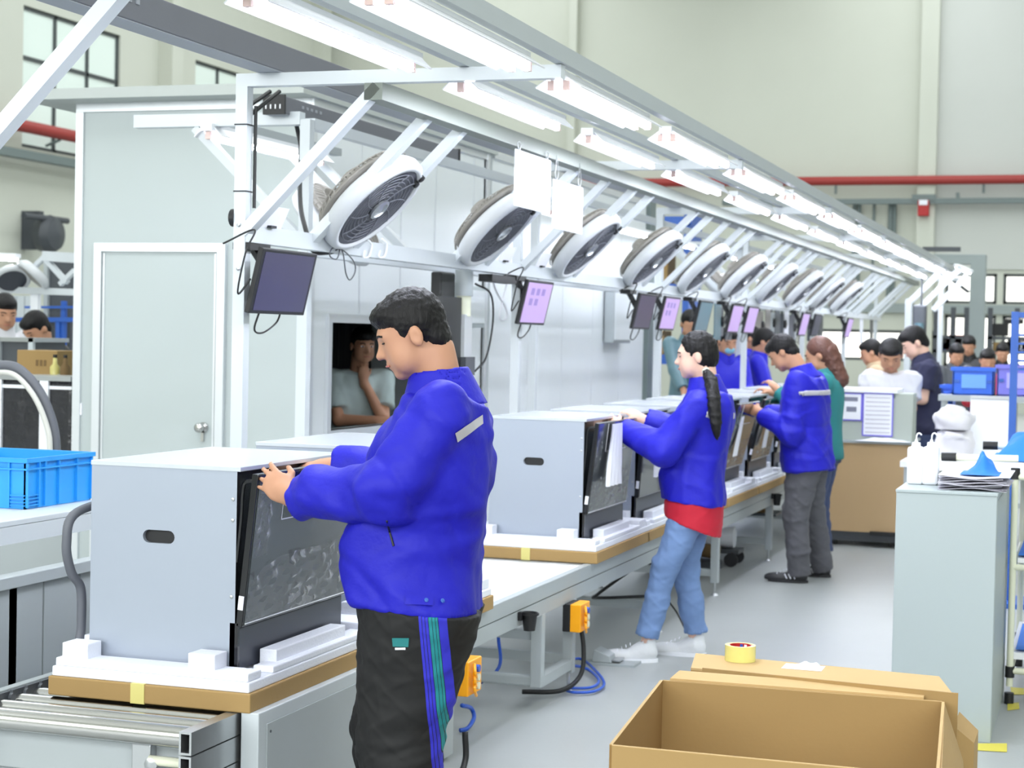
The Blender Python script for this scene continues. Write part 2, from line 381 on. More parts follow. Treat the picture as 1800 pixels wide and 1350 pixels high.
MB().lathe((D1-.075, BYN-.016, 1.06), (0, -1, 0), [(.03, 0), (.03, .006), (.012, .01), (.012, .035), (.027, .045), (.026, .065), (.008, .07)], 16).build('door_knob', 'chrome', d, smooth=True)
MB().box(D1-.085, BYN-.03, .98, D1-.068, BYN-.014, 1.03).build('keys', 'chrome', d)
for q in ((D0-.05, 0, D0, DZ+.05), (D1, 0, D1+.05, DZ+.05), (D0, DZ, D1, DZ+.05)):
    MB().box(q[0], BYN-.03, q[1], q[2], BYN, q[3]).build('door_frame', 'booth_trim', t)
for x in (D0+.008, D1-.02): MB().box(x, BYN-.022, .03, x+.012, BYN-.012, DZ-.01).build('door_seal', 'booth_trim', t)
p = ony(137, 719, BYN); MB().box(p[0]-.03, BYN-.008, p[2]-.035, p[0]+.03, BYN, p[2]+.035).build('wall_switch', 'paper', t)
c = MB()
xs = np.linspace(9.15, 11.95, 60)
for a, b in zip(xs, xs[1:]):
    u, v = -5.05+.03*math.sin(a*40), -5.05+.03*math.sin(b*40); c.add([(u, a, .02), (v, b, .02), (v, b, 2.75), (u, a, 2.75), (u-.02, a, .02), (v-.02, b, .02), (v-.02, b, 2.75), (u-.02, a, 2.75)], [(0, 1, 2, 3), (7, 6, 5, 4), (0, 4, 5, 1), (3, 2, 6, 7)])
cu = c.build('curtain', 'booth_dark'); tag(cu, 'black sheet added inside the booth to keep its window dark', 'curtain')  # added sheet, stands in for the shade inside the booth
tg = thing('counter', 'dark counter inside the booth below its window', 'counter', (-4.37, 10.4, 0))
MB().box(-4.45, 9.3, .96, -4.28, 11.9, 1.0).build('counter_top', 'dark_steel', tg)
for y in (9.4, 11.8): MB().box(-4.44, y, 0, -4.39, y+.05, .96).build('leg', 'dark_steel', tg)
# long bright panel wall beyond the booth
t = thing('panel_partition', 'long bright white panel partition right of the booth', 'partition', (-4.2, 14.4, 0))
n = 5
for k in range(n):
    y0, y1 = BYF+.12+k*(16.75-BYF-.12)/n, BYF+.12+(k+1)*(16.75-BYF-.12)/n
    MB().box(-4.26, y0+.004, 0, -4.2, y1-.004, 2.95).build('panel', 'booth_lit', t)
MB().box(-4.28, 16.78, 0, -4.16, 16.98, 2.95).build('end_post', 'pipe_grey', t)
MB().box(-4.24, 17.0, 0, -4.18, 17.25, 2.9).build('panel', 'booth_lit', t)
MB().box(-4.2, BYF+.12, 2.9, -4.18, 16.7, 2.95).build('top_trim', 'booth_trim', t)
# wall cabinet boxes on the partition
for px0, px1, py0, py1, lab in ((1078, 1108, 505, 603, 'pale grey control box on the partition left of the dark monitor'), (808, 852, 500, 575, 'white hatch cabinet on the booth beside its window')):
    y0, y1 = yat(px0, BX+.1), yat(px1, BX+.1); z1 = onx(px0, py0, BX+.1)[2]; z0 = onx(px0, py1, BX+.1)[2]
    t = thing('wall_cabinet', lab, 'cabinet', (BX+.05, (y0+y1)/2, z0)); MB().box(BX+.012, y0, z0, BX+.1, y1, z1).build('cabinet_body', 'grey_steel' if px0 > 1000 else 'booth_panel', t, bevel=.006)
    MB().box(BX+.1, y0+.03, z0+.03, BX+.108, y1-.03, z1-.03).build('door', 'booth_lit', t)

# ================================================================== OVERHEAD FRAME OF THE LINE
PX_, BAY, Y1 = -3.2, 3.47, 6.27
POSTS = [Y1+BAY*k for k in range(-1, 7)]
POSTS[0] = 4.39
fr = thing('assembly_frame', 'long white steel frame over the line carrying lamps and fans', 'frame', (-3.2, Y1, 0))
wq = .05
postm = MB().box(PX_-wq/2, Y1-wq/2, 0, PX_+wq/2, Y1+wq/2, 2.62).build('post', 'white_steel', fr)
cbm = MB().box(PX_+wq/2, Y1-wq/2, 2.57, -1.9, Y1+wq/2, 2.62).build('cross_beam', 'white_steel', fr)
stm = MB().bar((PX_+.01, Y1, 2.0), (-2.63, Y1, 2.56), .04, .06, (0, 1, 0)).build('strut', 'white_steel', fr)
# the wide first strut lies flat beside the post
def part_copy(o, dy, dx=0, dz=0):
    c = o.copy(); COL.objects.link(c); c.parent = o.parent; c.location = Vector(o.location)+Vector((dx, dy, dz)); return c
for Y in POSTS:
    if Y != Y1: part_copy(postm, Y-Y1); part_copy(cbm, Y-Y1)
off = (0, .61, 1.04, 2.36, 2.83)
def yu(v): return (3111.9*v-.298)*2.636/.9015     # from 1/u on the beam's plane
sy = []
for k in range(0, 7):
    for o_ in off:
        Y = Y1+BAY*k+o_
        if o_ == 0 and k == 0: continue
        if Y < 27.5: sy.append(Y)
for Y in sy: part_copy(stm, Y-Y1)
wide = MB().bar((PX_-.03, 4.39, 1.97), (-2.55, 4.39, 2.64), .045, .055, (0, 1, 0)).build('strut', 'white_steel', fr)
MB().box(-2.68, Y1-.03, 2.505, -2.605, 27.5, 2.57).build('lower_beam', 'beam_grey', fr)
MB().box(PX_-.02, Y1-.02, 1.965, PX_+.035, 27.5, 2.035).build('service_rail', 'white_steel', fr)
for x in (-3.17, -1.95): pass
MB().box(-1.925, 3.2, 2.622, -1.885, 27.5, 2.685).build('lamp_rail', 'grey_steel', fr)
MB().box(-2.30, 3.2, 2.622, -2.26, 27.5, 2.67).build('lamp_rail', 'grey_steel', fr)
# end bay: outer posts
for Y in (23.6,): MB().box(-1.99, Y, 0, -1.93, Y+.06, 2.57).build('post', 'white_steel', fr)
# bolts on the first post
for z in (2.03, 1.86):
    MB().lathe((PX_+.0, Y1-.025, z), (0, -1, 0), [(.008, 0), (.008, .006), (.003, .009)], 8).build('bolt', 'aluminium', fr)
MB().lathe((PX_-.025, Y1+.0, 2.06), (-1, 0, 0), [(.035, 0), (.035, .02), (.01, .03)], 16).build('knob', 'black', fr, auto=True)
for z in (2.42, 2.16): MB().box(PX_-.028, Y1-.028, z, PX_+.028, Y1+.028, z+.005).build('cable_tie', 'rubber', fr)
# trunking
def trunk(label, x0, x1, ya, yb, z0, z1, slots):
    t = thing('cable_duct', label, 'cable trunk', ((x0+x1)/2, ya, z0))
    MB().box(x0, ya, z0, x1, yb, z1).build('duct_body', 'trunk_grey', t, bevel=.004)
    MB().box(x0-.003, ya, z0-.004, x1-.003, yb, z0-.0005).build('lit_underside', 'trunk_edge', t)  # lighter grey paints the light on the underside
    for y, n in slots:
        for k in range(n):
            MB().box(x1, y+k*.05, z0+(z1-z0)*.55, x1+.003, y+k*.05+.022, z0+(z1-z0)*.72).build('slot', 'trunk_edge', t)
    return t
trunk('dark grey cable trunk lying on the cross beams above the line', -3.13, -3.03, 3.0, 23.7, 2.625, 2.73, [(4.85, 4), (5.1, 2), (7.4, 6)])
t2 = trunk('shorter grey cable trunk with open black end beside the booth', -3.68, -3.58, 7.42, 9.75, 2.62, 2.70, [(7.6, 5)])
MB().box(-3.685, 7.405, 2.615, -3.575, 7.42, 2.705).build('duct_end', 'black', t2)
MB().box(-3.685, 9.75, 2.615, -3.575, 9.765, 2.705).build('duct_end', 'black', t2)
for k in range(4): MB().box(-3.67+k*.024, 7.40, 2.64, -3.665+k*.024, 7.406, 2.66).build('slot', 'plastic_white', t2)
# rear mirrored frame
rf = thing('lamp_gantry', 'dim white frame arm behind the post reaching toward the booth', 'frame', (-3.5, 7.5, 0))
MB().box(-3.53, 7.48, 0, -3.48, 7.53, 2.6).build('post', 'white_steel', rf)
MB().box(-4.40, 7.475, 2.575, -3.53, 7.535, 2.635).build('cross_beam', 'white_steel', rf)
MB().bar((-4.08, 7.505, 2.57), (-3.53, 7.505, 2.05), .04, .05, (0, 1, 0)).build('strut', 'white_steel', rf)
MB().box(-4.02, 7.535, 2.585, -3.97, 8.95, 2.625).build('lamp_rail', 'grey_steel', rf)
MB().box(-3.53, 7.53, 1.97, -3.48, 23.7, 2.03).build('service_rail', 'white_steel', rf)
rp = MB().box(-3.53, 11.0, 0, -3.48, 11.05, 2.6).build('post', 'white_steel', rf)
rs = MB().bar((-4.08, 8.5, 2.57), (-3.53, 8.5, 2.05), .04, .05, (0, 1, 0)).build('strut', 'white_steel', rf)
MB().box(-3.53, 7.535, 2.56, -3.48, 23.7, 2.61).build('top_beam', 'white_steel', rf)
for k in range(1, 4): part_copy(rp, 3.47*k)
for k in range(1, 3): part_copy(rs, .35 if k == 1 else 8.9)
for k in range(4):
    q = MB().bar((-4.2, 17.6+k*1.7, 2.57), (-3.53, 17.6+k*1.7, 2.05), .04, .05, (0, 1, 0)).build('strut', 'white_steel', rf)
    MB().box(-4.3, 17.58+k*1.7, 2.575, -3.53, 17.62+k*1.7, 2.61).build('cross_beam', 'white_steel', rf)

# ================================================================== LAMP FIXTURES
def fixture(x, y, L_, tubes, label, group):
    z = 2.615
    t = thing('tube_lamp', label, 'lamp', (x, y, z), group)
    MB().box(x-.03, y, z-.035, x+.03, y+L_, z).build('lamp_body', 'lamp_white', t)
    hw = .088 if tubes == 2 else .07
    for s in (-1, 1):
        MB().add([(x+s*.03, y+.02, z-.02), (x+s*hw, y+.02, z-.062), (x+s*hw, y+L_-.02, z-.062), (x+s*.03, y+L_-.02, z-.02),
                  (x+s*.03, y+.02, z-.016), (x+s*(hw+.003), y+.02, z-.058), (x+s*(hw+.003), y+L_-.02, z-.058), (x+s*.03, y+L_-.02, z-.016)],
                 [(0, 1, 2, 3), (7, 6, 5, 4), (0, 4, 5, 1), (2, 6, 7, 3), (1, 5, 6, 2)]).build('reflector', 'lamp_white', t)
    xs = (-.03, .03) if tubes == 2 else (0,)
    for dx in xs:
        MB().cyl((x+dx, y+.045, z-.058), (x+dx, y+L_-.045, z-.058), .014, n=10).build('tube', 'tube_glow', t, auto=True)
        for yy in (y+.02, y+L_-.045):
            MB().box(x+dx-.013, yy, z-.071, x+dx+.013, yy+.02, z-.035).build('socket', 'socket_pink', t)
    return t
OL = 1.33
oy = [yat(px, -1.94) for px in (655, 985, 1162, 1292)]
OUT = [4.70+k*1.60 for k in range(12)]
ys = []
y = 4.70
p_o = (oy[3]-oy[0])/3
f0 = fixture(-1.95, oy[0], OL, 2, 'double tube lamp of the outer row, the one nearest the camera', 'outer row of double tube lamps')
for k in range(1, 12):
    dup(f0, (0, p_o*k, 0), f'double tube lamp, {ORD[k]} of the outer row from the camera')
iy = [yat(px, -2.335) for px in (418, 812, 1017, 1175)]
p_i = (iy[3]-iy[0])/3
f1 = fixture(-2.335, iy[0], OL, 1, 'single tube lamp of the inner row, the one nearest the camera', 'inner row of single tube lamps')
for k in range(1, 12):
    dup(f1, (0, p_i*k, 0), f'single tube lamp, {ORD[k]} of the inner row from the camera')
dup(f1, (-3.995+2.335, 7.44-iy[0], -.03), 'single tube lamp under the rear frame arm before the booth')

for k in range(6):
    dup(f1, (-3.82+2.335, 12.35+k*1.75-iy[0], -.04), f'lamp of the rear side row, {ORD[k]} beyond the booth')
# ================================================================== FANS
def fan(cx, cy, cz, label, rear=False, group='drum fans over the line'):
    # lies in the plane of the struts; n points down to the worker
    s = -1 if rear else 1
    t = thing('tilted_fan', label, 'fan', (cx, cy, cz), group)
    n = np.array((s*1, 0, -1.0)); n /= np.linalg.norm(n); u = np.array((s*1, 0, 1.0)); u /= np.linalg.norm(u); v = np.array((0, 1.0, 0))
    c = np.array((cx, cy, cz)); R = .255
    MB().lathe(c, n, [(R*.86, -.035), (R*.98, -.022), (R*1.03, .005), (R*1.02, .038), (R*.95, .055), (R*.88, .055), (R*.86, .03)], 40).build('housing', 'fan_white', t, smooth=True)
    MB().lathe(c, n, [(.01, .045), (R*.875, .045), (R*.875, .02), (.01, .02)], 40).build('grille_plate', 'fan_dark', t, auto=True)
    g = MB()
    for r in np.linspace(.07, R*.78, 7):
        pts = [c+n*.05+r*(math.cos(a)*u+math.sin(a)*v) for a in np.linspace(0, 2*math.pi, 33)]; g.tube(pts, .0022, 4)
    for k in range(10):
        a = 2*math.pi*k/10; P = [c+n*.052+rr*(math.cos(a+rr*3)*u+math.sin(a+rr*3)*v) for rr in np.linspace(.05, R*.79, 7)]; g.tube(P, .0025, 4)
    gr = g.build('grille_ring', 'trunk_grey', t); gr['kind'] = 'stuff'
    MB().lathe(c, n, [(.052, .05), (.052, .062), (.04, .066), (.038, .058), (.02, .06), (.01, .066)], 24).build('hub_badge', 'aluminium', t, auto=True)
    # rear cage
    g = MB()
    for k in range(40):
        a = 2*math.pi*k/40; g.tube([c+n*(-.05-.055*math.sin(q))+R*(.35+.6*math.cos(q))*(math.cos(a)*u+math.sin(a)*v) for q in np.linspace(0, math.pi/2, 4)], .0028, 4)
    for q in np.linspace(0, math.pi/2, 4):
        g.tube([c+n*(-.05-.055*math.sin(q))+R*(.35+.6*math.cos(q))*(math.cos(a)*u+math.sin(a)*v) for a in np.linspace(0, 2*math.pi, 33)], .003, 4)
    gg = g.build('rear_cage', 'fan_back', t); gg['kind'] = 'stuff'
    MB().lathe(c, -n, [(R*.9, .045), (R*.86, .07), (R*.4, .085), (.06, .12), (.05, .15), (.01, .16)], 28).build('motor_cover', 'fan_back', t, smooth=True)
    for dv, du in ((-.16, .2), (-.16, .165)):
        MB().lathe(c+n*.045+u*du+v*(.13), n, [(.016, 0), (.016, .018), (.006, .022)], 10).build('control_knob', 'black', t, auto=True)
    # bracket down to the service rail
    lo = c-u*R; MB().bar(lo+n*.0, (-3.2*1.0 if not rear else -3.5, cy, 2.03), .03, .02).build('bracket', 'fan_white', t)
    return t
fp = onx(652, 352, -2.995); F0 = fan(-2.995, fp[1], fp[2], 'white drum fan with dark grille, nearest the camera')
fl = ['white drum fan partly behind the first hanging board', 'white drum fan below the second hanging board']
for k in range(1, 10):
    dup(F0, (0, 1.68*k, 0), fl[k-1] if k < 3 else f'tilted drum fan, {ORD[k]} along the line from the camera')
R0 = fan(-3.73, 8.35, 2.17, 'drum fan facing away behind the nearest fan, only its back showing', True, 'drum fans of the rear side')
for k, lab in ((1, 'back of a rear side fan left of the third drum fan'),):
    dup(R0, (0, 9.6, 0), lab)

# ================================================================== MONITORS
def monitor(y, label, scr, z=1.685, prt=False):
    t = thing('monitor', label, 'monitor', (-3.1, y, z), 'monitors hanging along the service rail')
    H, Wd, th = .26, .5, .022
    up = np.array((.06, 0, H)); up /= np.linalg.norm(up); n = np.array((up[2], 0, -up[0])); v = np.array((0, 1.0, -.0))
    b0 = np.array((-3.12, y+.05, z)); c = b0+up*H/2+v*Wd/2
    MB().obox(c-n*th/2, n*th/2, v*Wd/2, up*H/2).build('monitor_case', 'black', t, bevel=.004)
    s = MB().obox(c+n*.001, n*.001, v*(Wd/2-.025), up*(H/2-.014)).build('screen', scr, t)
    if prt:
        for r in range(2):
            for k in range(3 if r == 0 else 2):
                q = c+n*.0022+v*(-.12+k*.1)+up*(.065-r*.06); MB().obox(q, n*.0004, v*.03, up*.02).build('screen_text', 'screen_print', s)
    MB().obox(c-n*.045, n*.02, v*.09, up*.06).build('rear_mount', 'black', t)
    MB().bar(c-n*.055, (PX_, y+Wd*.4, 1.97), .035, .02).build('mount_arm', 'black', t)
    MB().box(PX_-.03, y+.12, 1.935, PX_+.045, y+.3, 1.963).build('clamp', 'black', t)
    cab = [c-n*.03-up*.12-v*.1, c-n*.03-up*.2-v*.11, c-n*.02-up*.21-v*.05, c-n*.03-up*.17+v*.07, c-n*.03-up*.12+v*.09]
    MB().tube(catmull(cab), .004, 6).build('cable', 'black', t, smooth=True)
    cab = [c-n*.03-v*.24, c-n*.04-v*.30-up*.06, c-n*.04-v*.31+up*.1, c-n*.04-v*.28+up*.19, (PX_, y-.02, 1.95)]
    MB().tube(catmull(cab), .004, 6).build('cable', 'black', t, smooth=True)
    return t
def catmull(P, n=8):
    P = [np.array(p, float) for p in P]; P = [2*P[0]-P[1]]+P+[2*P[-1]-P[-2]]; out = []
    for i in range(1, len(P)-2):
        for k in range(n):
            q = k/n; a, b, c, d = P[i-1:i+3]
            out.append(.5*((2*b)+(-a+c)*q+(2*a-5*b+4*c-d)*q*q+(-a+3*b-3*c+d)*q**3))
    return out+[P[-2]]
mons = [(6.13, 'dark blank monitor hanging from the rail, nearest the camera', 'screen_dark', 0), (9.47, 'monitor with lilac screen hanging right of the booth', 'screen_lilac', 1),
        (12.05, 'dark blank monitor hanging left of the ponytailed woman', 'screen_dark', 0), (12.83, 'small lilac monitor hanging just above the ponytailed woman', 'screen_lilac', 1),
        (14.05, 'greenish grey screen hanging beyond the ponytailed woman', 'screen_teal', 0), (15.4, 'lilac monitor, left one of the pair above the blue workers', 'screen_lilac', 0),
        (16.15, 'lilac monitor, right one of the pair above the blue workers', 'screen_lilac', 0), (19.3, 'far lilac monitor above the man in grey trousers', 'screen_lilac', 0),
        (20.2, 'far dark monitor past the man in grey trousers', 'screen_dark', 0), (23.0, 'farthest lilac monitor near the end of the line', 'screen_lilac', 0)]
for y, lab, sc_, pr_ in mons: monitor(y, lab, sc_, prt=pr_)
# hanging boards
def board(ya, yb, z0, z1, x, lab):
    t = thing('hanging_board', lab, 'sign board', (x, (ya+yb)/2, z1), 'boards hung from the lamp frame')
    MB().box(x-.004, ya, z0, x+.004, yb, z1).build('board', 'plastic_white', t, bevel=.003)
    for y in (ya+.06, yb-.06):
        MB().tube([(x, y, z1-.01), (x, y-.03, z1+.03), (x, y, 2.53), (x, y+.03, z1+.03), (x, y, z1-.01)], .002, 5).build('wire', 'aluminium', t)
board(7.84, 8.40, 2.225, 2.49, -2.6, 'white board hanging in front of the fans, left one of two')
board(8.45, 8.98, 2.16, 2.405, -2.6, 'white board hanging in front of the fans, right one of two')
# cables on the frame
cb = MB().tube(catmull([onx(515, 195, -3.6), onx(528, 255, -3.58), onx(527, 300, -3.5), onx(528, 360, -3.4), onx(537, 402, -3.3), onx(550, 440, -3.23), onx(575, 444, -3.2), onx(590, 440, -3.19)]), .011, 8).build('power_cable', 'black', smooth=True)
tag(cb, 'thick black cable drooping from the trunk end to the service rail', 'cable')
cb = MB().tube(catmull([onx(590, 440, -3.16), onx(597, 438, -3.15), onx(592, 455, -3.15), onx(580, 450, -3.15), onx(585, 436, -3.15), onx(603, 440, -3.15), onx(622, 460, -3.15), onx(624, 478, -3.15), onx(615, 492, -3.15), onx(608, 480, -3.15), onx(604, 450, -3.15), onx(600, 437, -3.16)]), .003, 6).build('thin_cable', 'dark_steel', smooth=True)
tag(cb, 'thin looped cable dangling from the service rail right of the first monitor', 'cable')
for i, px in enumerate((645, 672)):
    cb = MB().tube(catmull([onx(px, 420, -3.15), onx(px+8, 430, -3.15), onx(px+4, 450, -3.15), onx(px-6, 452, -3.15), onx(px-4, 440, -3.15)]), .005, 6).build('cable_tie', 'plastic_white', smooth=True)
    tag(cb, ('left' if i == 0 else 'right')+' of two white hooks under the rail beside the first fan', 'hook')
for dx, lab in ((0, 'left'), (17, 'right')):
    cb = MB().tube([onx(455+dx, 155, -3.22)+np.array((0, .1, 0)), onx(432+dx*.6, 190+dx*.6, -3.22), onx(436, 200+dx*.5, -3.22)], .009, 7).build('power_cable', 'black')
    tag(cb, f'{lab} of two short black cables at the top of the first post', 'cable')
cb = MB().tube([(-3.165, Y1+.03, z) for z in (2.5, 2.3, 2.1)], .007, 7).build('power_cable', 'black'); tag(cb, 'thin black cable strapped down the first post', 'cable')
cb = MB().tube(catmull([onx(868, 440, -3.3), onx(868, 500, -3.3), onx(888, 540, -3.3), onx(890, 560, -3.3), onx(878, 557, -3.3), onx(890, 500, -3.3), onx(896, 440, -3.3)]), .006, 6).build('thin_cable', 'plastic_white', smooth=True)
tag(cb, 'white cable looping down left of the lilac monitor', 'cable')
# papers clipped on the rail
for px, lab in ((465, 'white card tucked behind the rail above the first monitor'), (948, 'white card tucked behind the rail above the lilac monitor'), (883, 'blank white slip on the rail left of the lilac monitor')):
    a = onx(px, 400 if px < 500 else 455, -3.15); t = thing('card', lab, 'card', a)
    MB().obox((-3.15, a[1]+.08, 2.07), (.002, 0, 0), (0, .1, 0), (.02, 0, .045)).build('card_sheet', 'paper', t); MB().box(-3.165, a[1]+.05, 2.03, -3.145, a[1]+.1, 2.04).build('clip', 'rubber', t)
# camera / device on rail behind the man's head
p0 = onx(790, 470, -3.3); t = thing('hanging_device', 'grey cylinder device with black box hanging behind the front man', 'device', p0)
y = p0[1]; MB().box(-3.36, y-.12, 1.76, -3.3, y+.1, 1.95).build('device_box', 'black', t, bevel=.01); MB().cyl((-3.28, y+.18, 1.83), (-3.28, y+.18, 1.97), .05, n=18).build('device_cylinder', 'grey_steel', t, auto=True)
MB().cyl((-3.28, y+.18, 1.72), (-3.28, y+.18, 1.83), .04, n=18).build('device_cylinder', 'plastic_cream', t, auto=True)
MB().box(-3.31, y+.12, 1.50, -3.25, y+.24, 1.73).build('device_column', 'booth_trim', t); MB().box(-3.32, y+.12, 1.40, -3.24, y+.27, 1.50).build('device_box', 'dark_steel', t)
MB().box(-3.3, y-.25, 1.3, -3.27, y+.12, 1.82).build('device_strap', 'black', t); MB().box(-3.24, y+.3, 1.915, -3.16, y+.75, 1.955).build('adapter', 'black', t)
MB().tube(catmull([(-3.25, y+.28, 1.9), (-3.22, y+.45, 1.85), (-3.22, y+.5, 1.7), (-3.22, y+.4, 1.5), (-3.25, y+.3, 1.42)]), .006, 6).build('cable', 'black', t)
# ================================================================== CONVEYOR
CZ = .55
cv = thing('roller_conveyor', 'long roller conveyor carrying the machines past the workers', 'conveyor', (-2.64, 4.3, 0))
XO, XI = -2.245, -3.05
def side_rail(x0, x1, y0, y1, nm='side_rail'):
    o = MB().box(x0, y0, CZ-.065, x1, y1, CZ).build(nm, 'grey_steel', cv, bevel=.003)
    MB().box(x0+.002, y0, CZ-.135, x1-.002, y1, CZ-.069).build(nm, 'grey_steel', cv, bevel=.003)
    return o
side_rail(XO-.035, XO, 5.9, 22.0); side_rail(XI, XI+.035, 5.9, 22.0); side_rail(XI, XI+.03, 4.2, 5.86)
# the open extrusion at the near end, outer side
for z0, z1 in ((CZ-.062, CZ), (CZ-.135, CZ-.066), (CZ-.205, CZ-.139)):
    m = MB(); x0, x1, t_ = XO-.045, XO-.008, .006
    m.box(x0, 4.17, z0, x0+t_, 5.86, z1); m.box(x1-t_, 4.17, z0, x1, 5.86, z1); m.box(x0+t_, 4.17, z0, x1-t_, 5.86, z0+t_); m.box(x0+t_, 4.17, z1-t_, x1-t_, 5.86, z1)
    m.build('rail_profile', 'aluminium', cv)
roll = MB().cyl((XI+.04, 4.26, CZ-.036), (XO-.05, 4.26, CZ-.036), .031, n=16).build('roller', 'chrome', cv, auto=True)
wm = MB().cyl((XI+.04, 4.26, CZ-.036), (XO-.035, 4.26, CZ-.036), .034, n=14)
me_white = None
for k in range(1, 186):
    c = roll.copy(); COL.objects.link(c); c.location = (0, k*.095, 0)
    if k*.095 > 1.6:
        if me_white is None:
            o_ = wm.build('roller_source', 'roller_white', cv, auto=True); me_white = o_.data; bpy.data.objects.remove(o_)
        c.data = me_white
# drive chain at the inner side: lumpy dark links
ch = MB()
for j in range(22):
    yy = 4.3+j*.075
    ch.lathe((XI+.052, yy, CZ-.03), (1, 0, 0), [(.012, 0), (.036, .002), (.036, .012), (.012, .014)], 10)
    ch.box(XI+.068, yy-.03, CZ-.02, XI+.078, yy+.03, CZ+.008); ch.lathe((XI+.08, yy+.03, CZ-.01), (1, 0, 0), [(.014, 0), (.014, .01)], 8)
ch.build('drive_chain', 'dark_steel', cv, auto=True)
# cross members of the near end
MB().box(XI+.02, 4.32, CZ-.19, XO-.05, 4.36, CZ-.085).build('cross_member', 'grey_steel', cv, bevel=.004)
MB().box(XI-.1, 4.36, CZ-.30, XO-.4, 4.6, CZ-.2).build('cross_member', 'grey_steel', cv, bevel=.004)
MB().box(-2.50, 4.285, CZ-.15, -2.44, 4.32, CZ-.075).build('bearing_plate', 'aluminium', cv, bevel=.004)
MB().cyl((-2.44, 4.28, CZ-.115), (XO-.045, 4.28, CZ-.115), .014, n=10).build('axle', 'plastic_cream', cv, auto=True)
MB().cyl((-2.43, 4.27, CZ-.14), (XO-.045, 4.27, CZ-.14), .007, n=8).build('hose', 'black', cv)
MB().lathe((-2.43, 4.275, CZ-.125), (0, -1, 0), [(.02, 0), (.02, .008), (.008, .012)], 10).build('bolt', 'aluminium', cv, auto=True)
# legs
def leg_frame(y, outer=True):
    for x in (XO-.05, XI+.0): MB().box(x, y-.025, .08, x+.05, y+.025, CZ-.13).build('leg', 'grey_steel', cv, bevel=.003)
    MB().box(XI+.05, y-.02, .12, XO-.05, y+.02, .165).build('stretcher', 'grey_steel', cv)
    for x in (XO-.025, XI+.025):
        MB().cyl((x, y, .012), (x, y, .08), .008, n=8).build('levelling_foot', 'aluminium', cv); MB().cyl((x, y, 0), (x, y, .014), .028, .018, n=12).build('foot_pad', 'aluminium', cv)
for y in (6.0, 7.78, 9.54, 11.05, 12.98, 14.9, 16.8, 18.7, 20.6): leg_frame(y)
# bracket frame with the cup beside the yellow box
MB().bar((-2.27, 7.78, .12), (-2.27, 7.30, .12), .045, .045).build('foot_rail', 'grey_steel', cv); MB().bar((-2.27, 7.30, .10), (-2.27, 7.30, CZ-.13), .05, .05, (0, 1, 0)).build('leg', 'grey_steel', cv, bevel=.003)
MB().box(-2.95, 7.28, .10, -2.25, 7.325, .15).build('stretcher', 'grey_steel', cv, bevel=.01)
MB().box(-2.95, 7.31, .3, -2.3, 7.34, .34).build('stretcher', 'grey_steel', cv)
MB().box(XO-.06, 5.98, .02, XO-.05, 6.32, .36).build('leg_plate', 'grey_steel', cv, bevel=.003)
# side cover of the near section
t = thing('conveyor_cover', 'light grey steel side cover of the near conveyor section', 'cover', (-2.21, 5.2, 0))
MB().box(XO, 4.44, .02, XO+.055, 5.82, CZ+.003).build('cover_frame', 'cool_white', t, bevel=.003)
MB().box(XO+.055, 4.49, .06, XO+.058, 5.80, CZ-.035).build('cover_plate', 'grey_steel', t, bevel=.001)
for z in (.1, CZ-.06):
    for y in (4.51, 5.78): MB().lathe((XO+.058, y, z), (1, 0, 0), [(.004, 0), (.004, .002)], 8).build('screw', 'dark_steel', t)
# yellow boxes, hoses, cups
def switch_box(px, py0, py1, x, lab):
    a = onx(px, py0, x); b = onx(px, py1, x); t = thing('valve_box', lab, 'control box', (x, a[1], b[2]), 'yellow valve boxes on the conveyor legs')
    z1, z0, y = a[2], b[2], a[1]
    MB().box(x-.055, y-.02, z0+.0, x-.02, y+.13, z1).build('box_back', 'black', t, bevel=.003); MB().box(x-.02, y-.02, z0, x+.03, y+.13, z1).build('box_cover', 'yellow', t, bevel=.004)
    for k in range(3):
        z = z0+(z1-z0)*(.25+.25*k); MB().cyl((x+.03, y+.05, z), (x+.05, y+.05, z), .014, n=10).build('socket', 'plastic_cream' if k != 2 else 'hose_blue', t)
        MB().tube(catmull([(x+.04, y+.02, z+.02), (x+.05, y+.0, z-.01), (x+.035, y+.06, z-.04)], 4), .006, 6).build('plug_lead', 'yellow', t)
switch_box(1012, 1062, 1110, -2.2, 'yellow valve box on the conveyor leg left of the woman')
switch_box(813, 1162, 1222, -2.17, 'yellow valve box on the conveyor leg behind the front man')
def cup(px, py0, py1, lab):
    x = XO+.035; a = onx(px, py0, x); b = onx(px, py1, x); h = a[2]-b[2]; t = thing('cup_holder', lab, 'cup', (x, a[1], b[2]), 'black cups clipped to the conveyor rail')
    MB().lathe((x, a[1], b[2]), (0, 0, 1), [(.018, 0), (.024, 0), (.034, h), (.03, h), (.022, .006)], 20).build('cup', 'black', t, auto=True)
    MB().lathe((x, a[1], b[2]+h*.85), (0, 0, 1), [(.035, 0), (.04, .0), (.04, .008), (.035, .008)], 20, ring=True).build('ring', 'black', t, auto=True); MB().box(XO, a[1]-.05, b[2]+h*.6, x-.02, a[1]-.02, b[2]+h*1.05).build('clip', 'black', t)
cup(931, 1076, 1108, 'black cup clipped to the conveyor rail left of the woman'); cup(1366, 868, 888, 'black cup clipped to the conveyor rail before the man in grey trousers')
def hose(pts, r, m, lab, cat='hose'):
    o = MB().tube(catmull(pts), r, 8).build('hose', m, smooth=True); return tag(o, lab, cat)
def fl(px, py, z=.015): return onz(px, py, z)
hose([fl(990, 1165, .05), fl(1020, 1158, .03), fl(1048, 1180, .02), fl(1062, 1202, .015), fl(1045, 1215, .015), fl(1010, 1217), fl(990, 1212)], .007, 'hose_blue', 'blue air hose coiled on the floor by the conveyor foot, outer loop')
